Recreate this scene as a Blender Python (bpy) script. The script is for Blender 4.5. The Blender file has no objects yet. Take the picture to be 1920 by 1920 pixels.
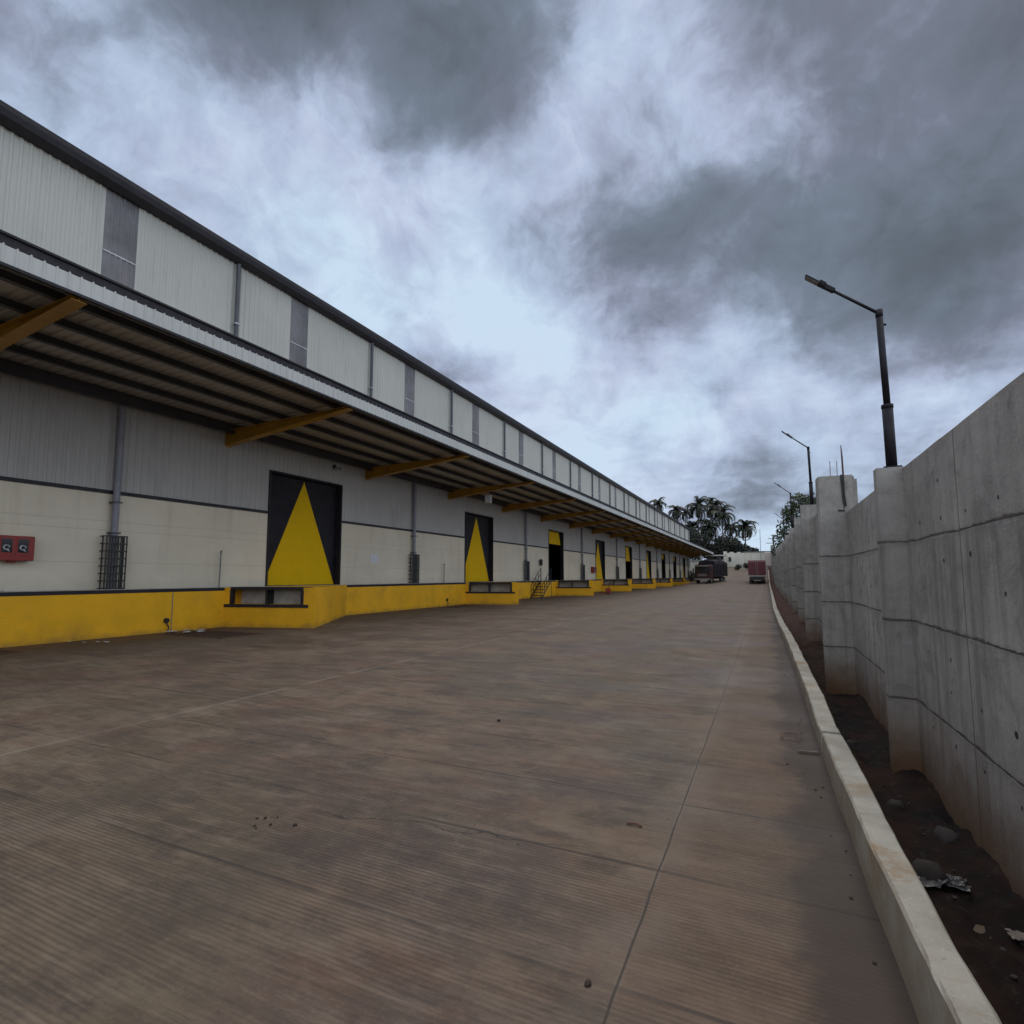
import bpy, bmesh, math, random
from mathutils import Vector, Matrix, noise
random.seed(7)
sc = bpy.context.scene
col = sc.collection
R = math.radians
PI = math.pi

# ------------------------------------------------------------------ camera
F, CX, CY, VX, HY, EYE = 1020.0, 960.0, 990.0, 1437.0, 1080.0, 1.68
pitch = math.atan((HY - CY) / F)
r_ = Vector((1, 0, 0)); f_ = Vector((0, math.cos(pitch), math.sin(pitch))); u_ = Vector((0, -math.sin(pitch), math.cos(pitch)))
d_ = r_ * (VX - CX) + f_ * F - u_ * (HY - CY)
yaw = math.atan2(d_.x, d_.y)
RZ = Matrix.Rotation(yaw, 3, 'Z')
rr, ff, uu = RZ @ r_, RZ @ f_, RZ @ u_
cam_data = bpy.data.cameras.new('camera')
cam = bpy.data.objects.new('camera', cam_data); col.objects.link(cam)
m = Matrix((rr, uu, -ff)).transposed().to_4x4(); m.translation = (0, 0, EYE)
cam.matrix_world = m
cam_data.sensor_width = 36; cam_data.lens = 36 * F / 1920
cam_data.shift_y = (CY - 960) / 1920
cam_data.clip_start = 0.05; cam_data.clip_end = 3000
sc.camera = cam

# ------------------------------------------------------------------ view
sc.view_settings.view_transform = 'Standard'; sc.view_settings.look = 'None'
sc.view_settings.exposure = 0; sc.view_settings.gamma = 1
sc.cycles.max_bounces = 6; sc.cycles.diffuse_bounces = 4; sc.cycles.glossy_bounces = 3
sc.cycles.use_denoising = True

# ------------------------------------------------------------------ world: overcast sky
world = bpy.data.worlds.new('World'); sc.world = world; world.use_nodes = True
wt = world.node_tree; wt.nodes.clear()
class NT:
    def __init__(s, t): s.t = t
    def n(s, ty, **k):
        nd = s.t.nodes.new(ty)
        for a, b in k.items(): setattr(nd, a, b)
        return nd
    def put(s, sock, v):
        if isinstance(v, bpy.types.NodeSocket): s.t.links.new(v, sock)
        elif v is not None:
            if sock.type == 'RGBA' and len(v) == 3: v = (*v, 1)
            sock.default_value = v
    def math(s, op, a, b=None, c=None, clamp=False):
        nd = s.n('ShaderNodeMath', operation=op, use_clamp=clamp)
        for i, v in enumerate((a, b, c)):
            if v is not None: s.put(nd.inputs[i], v)
        return nd.outputs[0]
    def vmath(s, op, a, b=None, scale=None):
        nd = s.n('ShaderNodeVectorMath', operation=op)
        s.put(nd.inputs[0], a)
        if b is not None: s.put(nd.inputs[1], b)
        if scale is not None: s.put(nd.inputs[3], scale)
        return nd.outputs[1] if op in ('DOT_PRODUCT', 'LENGTH', 'DISTANCE') else nd.outputs[0]
    def noise(s, vec, scale, detail=4, rough=.55, dist=0.0, color=False):
        nd = s.n('ShaderNodeTexNoise')
        s.put(nd.inputs['Vector'], vec); nd.inputs['Scale'].default_value = scale
        nd.inputs['Detail'].default_value = detail; nd.inputs['Roughness'].default_value = rough
        nd.inputs['Distortion'].default_value = dist
        return nd.outputs['Color' if color else 'Fac']
    def rng(s, v, a, b, c=0.0, d=1.0, smooth=True):
        nd = s.n('ShaderNodeMapRange'); nd.interpolation_type = 'SMOOTHSTEP' if smooth else 'LINEAR'
        s.put(nd.inputs[0], v)
        for i, q in enumerate((a, b, c, d)): nd.inputs[i + 1].default_value = q
        return nd.outputs[0]
    def mix(s, fac, a, b, blend='MIX'):
        nd = s.n('ShaderNodeMix', data_type='RGBA', blend_type=blend)
        s.put(nd.inputs[0], fac); s.put(nd.inputs[6], a); s.put(nd.inputs[7], b)
        return nd.outputs[2]
    def ramp(s, v, stops):
        nd = s.n('ShaderNodeValToRGB'); cr = nd.color_ramp
        while len(cr.elements) < len(stops): cr.elements.new(.5)
        for e, (p, c) in zip(cr.elements, stops): e.position = p; e.color = (*c, 1)
        s.put(nd.inputs[0], v)
        return nd.outputs[0]
    def xyz(s, v):
        nd = s.n('ShaderNodeSeparateXYZ'); s.put(nd.inputs[0], v); return nd.outputs
    def comb(s, x, y, z):
        nd = s.n('ShaderNodeCombineXYZ')
        for i, v in enumerate((x, y, z)): s.put(nd.inputs[i], v)
        return nd.outputs[0]

SUN_EL, SUN_AZ = R(60), R(12)
W = NT(wt)
gen = W.n('ShaderNodeTexCoord').outputs['Generated']
sx, sy, sz = W.xyz(gen)
zz = W.math('MAXIMUM', sz, 0.0)
den = W.math('ADD', zz, 0.16)
plane = W.comb(W.math('DIVIDE', sx, den), W.math('DIVIDE', sy, den), 0.0)
n1 = W.noise(plane, 1.3, 6, .52, .25)
n2 = W.noise(plane, 3.4, 5, .55, .5)
n3 = W.noise(gen, 7.0, 5, .55, .4)
wc = W.noise(gen, 3.2, 5, .55, 0, True)
warp = W.vmath('SCALE', W.vmath('SUBTRACT', wc, (.5, .5, .5)), None, 0.13)
wc2 = W.noise(gen, 11, 4, .6, 0, True)
warp2 = W.vmath('SCALE', W.vmath('SUBTRACT', wc2, (.5, .5, .5)), None, 0.06)
wd = W.vmath('NORMALIZE', W.vmath('ADD', W.vmath('ADD', gen, warp), warp2))
# broad cloud masses: centre direction, amount, tightness
BL = [(-0.715,0.278,0.641,0.18,115),(-0.667,0.327,0.669,-0.08,115),(-0.547,0.430,0.719,0.28,115),(-0.474,0.482,0.737,0.18,115),(-0.394,0.531,0.750,0.10,115),(-0.308,0.577,0.756,0.27,115),(-0.218,0.618,0.755,0.03,115),(-0.039,0.680,0.732,0.10,115),(0.046,0.700,0.712,0.12,115),(0.126,0.714,0.688,0.12,115),(0.199,0.723,0.662,0.09,115),(0.265,0.727,0.633,0.10,115),(-0.772,0.273,0.574,0.09,115),(-0.678,0.379,0.630,-0.11,115),(-0.617,0.435,0.655,0.06,115),(-0.547,0.492,0.677,0.06,115),(-0.467,0.548,0.694,-0.09,115),(-0.379,0.600,0.704,0.13,115),(-0.285,0.647,0.707,0.06,115),(-0.188,0.687,0.702,-0.14,115),(0.306,0.766,0.565,0.11,115),(-0.789,0.318,0.526,-0.10,115),(-0.743,0.376,0.554,-0.07,115),(-0.543,0.561,0.625,-0.15,115),(-0.256,0.720,0.645,-0.17,115),(-0.051,0.783,0.620,-0.07,115),(0.044,0.800,0.598,-0.10,115),(-0.693,0.500,0.520,0.08,115),(-0.620,0.568,0.541,-0.08,115),(-0.534,0.635,0.558,0.10,115),(-0.331,0.751,0.572,-0.04,115),(-0.221,0.794,0.567,0.18,115),(-0.112,0.825,0.554,0.11,115),(-0.007,0.844,0.536,0.11,115),(0.090,0.854,0.513,0.17,115),(0.178,0.855,0.488,0.05,115),(0.256,0.850,0.462,0.07,115),(0.323,0.840,0.436,0.11,115),(-0.693,0.568,0.445,-0.09,115),(-0.410,0.774,0.482,-0.12,115),(-0.179,0.863,0.473,0.17,115),(0.137,0.899,0.417,0.15,115),(0.222,0.892,0.394,0.16,115),(0.297,0.880,0.371,0.16,115),(-0.594,0.715,0.367,-0.13,115),(-0.374,0.847,0.378,-0.08,115),(-0.252,0.893,0.374,-0.16,115),(-0.131,0.922,0.364,0.08,115),(-0.016,0.937,0.349,-0.15,115),(0.183,0.932,0.313,-0.07,115),(0.264,0.918,0.294,-0.05,115),(-0.451,0.854,0.259,-0.08,115),(-0.328,0.909,0.259,-0.06,115),(-0.202,0.946,0.253,-0.04,115),(0.225,0.952,0.206,-0.08,115),(0.302,0.933,0.193,-0.08,115),(-0.273,0.953,0.130,-0.16,115),(-0.146,0.981,0.126,-0.09,115),(-0.026,0.992,0.121,0.05,115),(0.084,0.990,0.115,0.03,115),(0.180,0.978,0.108,0.07,115),(0.335,0.937,0.094,0.09,115),(-0.373,0.652,0.660,0.09,212),(-0.385,0.699,0.603,-0.25,416),(-0.500,0.778,0.381,0.25,720),(-0.448,0.816,0.365,0.21,849),(-0.008,0.999,0.053,-0.36,720),(0.076,0.919,0.386,0.04,344),(-0.025,0.992,0.125,0.25,289),(-0.029,0.774,0.633,-0.17,514),(-0.575,0.521,0.630,-0.19,163)]
acc = None
for bx_, by_, bz_, a_, k_ in BL:
    dt = W.vmath('DOT_PRODUCT', wd, (bx_, by_, bz_))
    a_ = a_ * (1.34 if a_ > 0 else 1.0)
    e = W.math('EXPONENT', W.math('MULTIPLY_ADD', dt, float(k_), -float(k_)))
    acc = W.math('MULTIPLY', e, a_) if acc is None else W.math('MULTIPLY_ADD', e, a_, acc)
dark = W.math('MULTIPLY_ADD', W.math('SUBTRACT', n1, .5), .30, W.math('ADD', acc, .262))
dark = W.math('MULTIPLY_ADD', W.math('SUBTRACT', n2, .5), .48, dark)
dark = W.math('MULTIPLY_ADD', W.math('SUBTRACT', n3, .5), .55, dark)
n4 = W.noise(wd, 8.0, 8, .62, .5)
dark = W.math('MULTIPLY_ADD', W.math('SUBTRACT', n4, .5), .66, dark)
n5 = W.noise(wd, 20.0, 6, .6, .3)
dark = W.math('MULTIPLY_ADD', W.math('SUBTRACT', n5, .5), .22, dark)
dark = W.math('MULTIPLY_ADD', W.math('SUBTRACT', W.rng(dark, .30, .62), .5), .11, dark)
cloud = W.ramp(W.math('MULTIPLY', dark, .74), [(0.0, (.63, .73, .90)), (.16, (.47, .54, .715)), (.33, (.310, .350, .470)), (.52, (.182, .205, .268)), (.74, (.122, .138, .172)), (1.0, (.085, .095, .115))])
tint = W.noise(gen, 5, 2)
cloud = W.mix(W.rng(tint, .35, .65), cloud, W.mix(1.0, cloud, (.97, 1.04, 1.02), 'MULTIPLY'))
below = W.rng(sz, -.05, 0.0, 0, 1)
cloud = W.mix(below, (.16, .15, .14), cloud)
sky = W.n('ShaderNodeTexSky', sky_type='NISHITA', sun_disc=False, sun_elevation=SUN_EL, sun_rotation=SUN_AZ)
b1 = W.n('ShaderNodeBackground'); W.put(b1.inputs[0], sky.outputs[0]); b1.inputs[1].default_value = .06
b2 = W.n('ShaderNodeBackground'); W.put(b2.inputs[0], cloud); 
# warm brightness added to the unseen sky overhead and behind, to light walls
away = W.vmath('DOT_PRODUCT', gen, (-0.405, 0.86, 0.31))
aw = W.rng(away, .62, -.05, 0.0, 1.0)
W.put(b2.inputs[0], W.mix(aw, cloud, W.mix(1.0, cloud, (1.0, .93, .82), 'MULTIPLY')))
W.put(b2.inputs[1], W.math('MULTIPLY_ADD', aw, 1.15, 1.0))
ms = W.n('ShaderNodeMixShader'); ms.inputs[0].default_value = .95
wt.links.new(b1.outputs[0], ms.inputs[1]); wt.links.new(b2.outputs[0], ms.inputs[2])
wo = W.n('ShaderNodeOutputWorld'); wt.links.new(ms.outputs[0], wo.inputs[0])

sun = bpy.data.lights.new('sun', 'SUN'); sun.energy = 1.1; sun.angle = R(40); sun.color = (1, .89, .74)
so = bpy.data.objects.new('sun', sun); col.objects.link(so)
sd = Vector((math.sin(SUN_AZ) * math.cos(SUN_EL), math.cos(SUN_AZ) * math.cos(SUN_EL), math.sin(SUN_EL)))
so.rotation_euler = sd.to_track_quat('Z', 'Y').to_euler(); so.location = (0, 0, 60)

# ------------------------------------------------------------------ materials
def material(name, rough=.7, spec=.5, metal=0.0):
    mt = bpy.data.materials.new(name); mt.use_nodes = True
    t = mt.node_tree; p = t.nodes['Principled BSDF']
    p.inputs['Roughness'].default_value = rough; p.inputs['Metallic'].default_value = metal
    p.inputs['Specular IOR Level'].default_value = spec
    return mt, NT(t), p
def pos(N): return N.n('ShaderNodeNewGeometry').outputs['Position']
def bump(N, p, h, strength=.3, dist=.01):
    b = N.n('ShaderNodeBump'); b.inputs['Strength'].default_value = strength; b.inputs['Distance'].default_value = dist
    N.put(b.inputs['Height'], h); N.put(p.inputs['Normal'], b.outputs[0])
def paint(name, c, rough=.6, var=.18, scale=2.5, metal=0.0, dirt=None, dscale=1.2, damt=.5, spec=.5, streak=False):
    """a plain coat: uneven tone, fine mottling and optional dirt"""
    mt, N, p = material(name, rough, spec, metal)
    P = pos(N)
    a = N.noise(P, scale, 5, .6)
    lo = tuple(v * (1 - var) for v in c); hi = tuple(min(1, v * (1 + var)) for v in c)
    cc = N.mix(N.rng(a, .3, .7), lo, hi)
    if dirt:
        V = P
        if streak:
            x, y, z = N.xyz(P); V = N.comb(N.math('MULTIPLY', x, 3.0), N.math('MULTIPLY', y, 3.0), N.math('MULTIPLY', z, .35))
        d = N.noise(V, dscale, 7, .65)
        cc = N.mix(N.math('MULTIPLY', N.rng(d, .48, .72), damt), cc, dirt)
    N.put(p.inputs['Base Color'], cc)
    r = N.noise(P, 9, 3)
    N.put(p.inputs['Roughness'], N.rng(r, .3, .7, rough - .08, min(1, rough + .1)))
    bump(N, p, N.noise(P, 40, 3), .12, .004)
    return mt
M = {}
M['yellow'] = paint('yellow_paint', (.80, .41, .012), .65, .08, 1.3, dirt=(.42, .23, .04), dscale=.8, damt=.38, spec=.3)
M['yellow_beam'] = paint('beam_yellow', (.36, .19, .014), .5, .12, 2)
M['triangle'] = paint('triangle_yellow', (.68, .42, .002), .7, .06, 2, dirt=(.3, .2, .02), dscale=2, damt=.3, spec=.15)
M['cladding'] = paint('cladding_sheet', (.44, .445, .41), .5, .05, .35, dirt=(.33, .33, .31), dscale=1.0, damt=.45, streak=True)
M['cladding_low'] = paint('lower_cladding_sheet', (.40, .385, .365), .6, .05, .4, dirt=(.25, .24, .225), dscale=1.0, damt=.4, streak=True)
M['fascia'] = paint('fascia_sheet', (.49, .50, .48), .5, .05, .5, dirt=(.38, .37, .36), dscale=2.2, damt=.45, streak=True)
M['deck'] = paint('deck_sheet', (.42, .39, .35), .5, .10, .7)
M['charcoal'] = paint('charcoal_trim', (.017, .015, .020), .5, .2, 2, spec=.3)
M['door'] = paint('door_charcoal', (.019, .018, .023), .6, .2, 2, spec=.25)
M['purlin'] = paint('purlin_steel', (.045, .043, .05), .5, .2, 2)
M['pipe'] = paint('pipe_grey', (.20, .20, .235), .45, .12, 3)
M['pipe_dark'] = paint('pipe_dark', (.06, .065, .08), .4, .15, 3)
M['black'] = paint('black_steel', (.018, .018, .02), .5, .25, 4)
M['lamp_black'] = paint('lamp_black_paint', (.012, .011, .016), .55, .15, 4, spec=.25)
M['lens'] = paint('lamp_lens', (.22, .20, .19), .7, .03, 1)
M['clamp'] = paint('galvanised', (.42, .43, .45), .4, .15, 6, metal=.5)
M['skylight'] = paint('skylight_sheet', (.14, .135, .145), .4, .30, .8, dirt=(.21, .185, .195), dscale=.4, damt=.6, streak=True)
M['roof'] = paint('roof_sheet', (.35, .38, .40), .45, .1, 1)
M['interior'] = paint('interior_wall', (.12, .12, .12), .8, .1, 1)
M['red'] = paint('red_enamel', (.25, .018, .012), .4, .12, 3, dirt=(.15, .02, .02), damt=.3)
M['maroon'] = paint('maroon_paint', (.050, .018, .017), .6, .2, 2, dirt=(.05, .038, .034), damt=.7, spec=.3)
M['redbox'] = paint('red_body', (.115, .018, .026), .5, .15, 1.5, dirt=(.12, .05, .05), damt=.6)
M['faded_red'] = paint('faded_red_paint', (.24, .10, .10), .6, .15, 2)
M['bumper'] = paint('grimy_white', (.30, .28, .26), .6, .15, 3)
M['tarp'] = paint('tarpaulin', (.018, .016, .020), .9, .3, 1.5, dirt=(.05, .045, .045), damt=.5, spec=.15)
M['rubber'] = paint('rubber', (.02, .02, .02), .8, .3, 5)
M['white'] = paint('white_paint', (.72, .72, .70), .5, .06, 3, dirt=(.4, .36, .3), damt=.4)
M['glass'] = paint('dark_glass', (.02, .022, .026), .08, .1, 2)
M['compound'] = paint('compound_paint', (.62, .60, .52), .8, .07, .4, dirt=(.40, .34, .26), dscale=.7, damt=.6, streak=True)
M['compound_pink'] = paint('compound_pink', (.55, .47, .43), .8, .08, .4, dirt=(.35, .28, .22), dscale=.8, damt=.6, streak=True)
M['rust'] = paint('rusty_steel', (.11, .045, .03), .8, .35, 12)
M['rod'] = paint('rod_grey', (.17, .17, .16), .6, .2, 8)
M['plastic'] = paint('clear_plastic', (.09, .085, .085), .3, .25, 14)
M['plastic_w'] = paint('white_plastic', (.50, .49, .48), .5, .2, 12)
M['paper'] = paint('paper', (.58, .585, .62), .8, .04, 6)
M['scrap'] = paint('paper_scrap', (.25, .20, .16), .8, .2, 14)
M['clay'] = paint('clay_lump', (.030, .020, .015), .9, .3, 20)
M['mud'] = paint('manhole_mud', (.030, .014, .010), .8, .3, 6)
M['ledge'] = paint('ledge_concrete', (.36, .34, .31), .85, .2, 3, dirt=(.6, .58, .54), dscale=2.0, damt=.6)
M['bark'] = paint('bark', (.13, .105, .085), .9, .25, 3)
M['stone'] = paint('rubble', (.045, .035, .030), .9, .35, 7)

def add_splash(name, z1, colr, amt):
    mt = M[name]; N = NT(mt.node_tree); p = mt.node_tree.nodes['Principled BSDF']
    src = p.inputs['Base Color'].links[0].from_socket
    P = pos(N); x, y, z = N.xyz(P)
    k = N.rng(N.math('ADD', z, N.math('MULTIPLY', N.math('SUBTRACT', N.noise(P, 2.4, 7, .7), .5), -.5)), -.05, z1, 1, 0)
    c = N.mix(N.math('MULTIPLY', k, amt), src, colr)
    sc_ = N.rng(N.noise(N.comb(N.math('MULTIPLY', x, 2.0), N.math('MULTIPLY', y, 2.0), N.math('MULTIPLY', z, 9.0)), 1.2, 5, .7), .64, .74)
    c = N.mix(N.math('MULTIPLY', sc_, .55), c, (.10, .06, .03))
    N.put(p.inputs['Base Color'], c)
add_splash('yellow', .20, (.24, .13, .04), .6)
def cream_mat():
    mt, N, p = material('cream_plaster', .75, .4)
    P = pos(N); x, y, z = N.xyz(P)
    a = N.noise(P, .45, 5, .6)
    c = N.mix(N.rng(a, .3, .7), (.60, .535, .415), (.69, .62, .49))
    # horizontal shutter-board lines of the cast wall
    hl = None
    wob = N.math('MULTIPLY', N.math('SUBTRACT', N.noise(P, 1.2, 3), .5), .03)
    for z0 in (2.05, 2.95, 3.2):
        d = N.math('ABSOLUTE', N.math('SUBTRACT', N.math('ADD', z, wob), z0))
        l = N.rng(d, .004, .022, 1, 0)
        hl = l if hl is None else N.math('MAXIMUM', hl, l)
    c = N.mix(N.math('MULTIPLY', hl, .22), c, (.28, .26, .22))
    dd = N.rng(N.noise(N.comb(N.math('MULTIPLY', x, 2), N.math('MULTIPLY', y, 2), N.math('MULTIPLY', z, .3)), 1.0, 7, .65), .52, .75)
    c = N.mix(N.math('MULTIPLY', dd, .35), c, (.42, .34, .25))
    low = N.rng(N.math('ADD', z, N.math('MULTIPLY', N.noise(P, 3, 4), .5)), 1.5, 1.95, 1, 0)
    c = N.mix(N.math('MULTIPLY', low, .35), c, (.40, .37, .33))
    N.put(p.inputs['Base Color'], c)
    bump(N, p, N.math('ADD', N.math('MULTIPLY', hl, -.6), N.noise(P, 6, 6)), .35, .015)
    return mt
M['cream'] = cream_mat()

def cast_concrete(name='cast_concrete', base=(.325, .302, .280), joints=True):
    mt, N, p = material(name, .8, .4)
    P = pos(N); x, y, z = N.xyz(P)
    a = N.noise(P, .9, 6, .6); b = N.noise(P, 6, 6, .65)
    lo = tuple(v * .74 for v in base); hi = tuple(v * 1.18 for v in base)
    c = N.mix(N.rng(a, .28, .72), lo, hi)
    c = N.mix(N.math('MULTIPLY', N.rng(b, .35, .7), .45), c, tuple(v * 1.35 for v in base))
    blot = N.noise(P, 2.3, 8, .68, .8)
    c = N.mix(N.math('MULTIPLY', N.rng(blot, .50, .66), .55), c, tuple(v * .55 for v in base))
    pits = N.noise(P, 34, 3, .6)
    c = N.mix(N.math('MULTIPLY', N.rng(pits, .64, .72), .5), c, tuple(v * .4 for v in base))
    st = N.noise(N.comb(N.math('MULTIPLY', x, 5), N.math('MULTIPLY', y, 5), N.math('MULTIPLY', z, .22)), 1.3, 6, .6)
    lower = N.rng(z, 1.9, 2.1, 1.0, .35)
    c = N.mix(N.math('MULTIPLY', N.math('MULTIPLY', N.rng(st, .46, .68), .62), lower), c, (.15, .14, .125))
    st2 = N.noise(N.comb(N.math('MULTIPLY', x, 8), N.math('MULTIPLY', y, 8), N.math('MULTIPLY', z, .3)), 1.1, 4, .6)
    c = N.mix(N.math('MULTIPLY', N.rng(st2, .56, .72), .35), c, (.42, .40, .36))
    wob = N.math('MULTIPLY', N.math('SUBTRACT', N.noise(P, 1.4, 6, .65), .5), .045)
    zj = N.math('ADD', z, wob)
    hl = None; d0_all = None
    for z0 in (2.03, 1.215, .42):
        d = N.math('ABSOLUTE', N.math('SUBTRACT', zj, z0)); d0_all = d if d0_all is None else N.math('MINIMUM', d0_all, d)
        wv = N.math('MULTIPLY', N.rng(N.noise(P, 5, 6, .75), .36, .64), .022)
        l = N.math('SUBTRACT', 1.0, N.math('DIVIDE', d, N.math('ADD', wv, .008)), clamp=True)
        hl = l if hl is None else N.math('MAXIMUM', hl, l)
        h2 = N.rng(N.math('SUBTRACT', z0, zj), 0, .10, .30, 0)      # grout run below the lift
        h2 = N.math('MULTIPLY', h2, N.math('GREATER_THAN', z0, zj))
        c = N.mix(h2, c, (.17, .16, .145))
    if joints:
        brk = N.rng(N.noise(P, 3.1, 7, .75), .36, .58, .12, .85)
        smr = N.rng(N.math('ADD', d0_all, N.math('MULTIPLY', N.noise(P, 7, 6, .7), .10)), .045, .10, .5, 0)
        c = N.mix(N.math('MULTIPLY', smr, .8), c, (.17, .155, .14))
        c = N.mix(N.math('MULTIPLY', hl, brk), c, (.075, .07, .065))
    vj = None
    for y0 in (2.8, 5.2, 8.9, 10.15, 14.2, 16.6, 21, 27, 33, 39):
        d = N.math('ABSOLUTE', N.math('SUBTRACT', N.math('ADD', y, N.math('MULTIPLY', wob, .3)), y0))
        l = N.rng(d, .003, .016, 1, 0); vj = l if vj is None else N.math('MAXIMUM', vj, l)
    if joints: c = N.mix(N.math('MULTIPLY', vj, .6), c, (.09, .085, .08))
    c = N.mix(N.rng(z, .1, 1.0, .22, 0), c, (.22, .165, .12))
    # red mud splashed up from the drain
    sp = N.rng(N.math('ADD', z, N.math('MULTIPLY', N.math('SUBTRACT', N.noise(P, 2.2, 6, .65), .5), -.9)), -.42, .55, 1, 0)
    c = N.mix(N.math('MULTIPLY', sp, .95), c, (.150, .075, .032))
    N.put(p.inputs['Base Color'], c)
    h = N.math('MULTIPLY_ADD', N.math('MAXIMUM', hl, vj) if joints else hl, -1.2, N.math('ADD', N.math('MULTIPLY', b, .6), N.math('MULTIPLY', N.noise(P, 45, 3), .25)))
    bump(N, p, h, .7, .02)
    return mt
M['cast'] = cast_concrete()
M['column'] = cast_concrete('column_concrete', (.29, .27, .25))

def kerb_mat():
    mt, N, p = material('kerb_concrete', .85, .4)
    P = pos(N); nrm = N.n('ShaderNodeNewGeometry').outputs['Normal']
    a = N.noise(P, 3, 6, .6)
    c = N.mix(N.rng(a, .3, .7), (.29, .262, .215), (.44, .405, .34))
    st = N.noise(P, 1.6, 6, .7)
    c = N.mix(N.math('MULTIPLY', N.rng(st, .52, .68), .75), c, (.30, .19, .09))
    sp = N.noise(P, 40, 6, .75, .4)
    c = N.mix(N.math('MULTIPLY', N.rng(sp, .60, .68), .75), c, (.13, .12, .10))
    pit = N.noise(P, 60, 3, .7)
    c = N.mix(N.math('MULTIPLY', N.rng(pit, .60, .70), .6), c, (.62, .58, .50))
    x, y, z = N.xyz(P)
    c = N.mix(N.rng(N.math('ADD', z, N.math('MULTIPLY', N.noise(P, 5, 4), .12)), .08, .22, .55, 0), c, (.22, .15, .10))
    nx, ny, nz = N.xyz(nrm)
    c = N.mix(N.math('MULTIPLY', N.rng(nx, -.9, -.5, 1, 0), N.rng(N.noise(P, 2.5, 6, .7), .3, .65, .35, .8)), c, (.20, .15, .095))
    N.put(p.inputs['Base Color'], c)
    bump(N, p, N.math('ADD', a, N.math('MULTIPLY', sp, .5)), .6, .014)
    return mt
M['kerb'] = kerb_mat()

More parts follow.
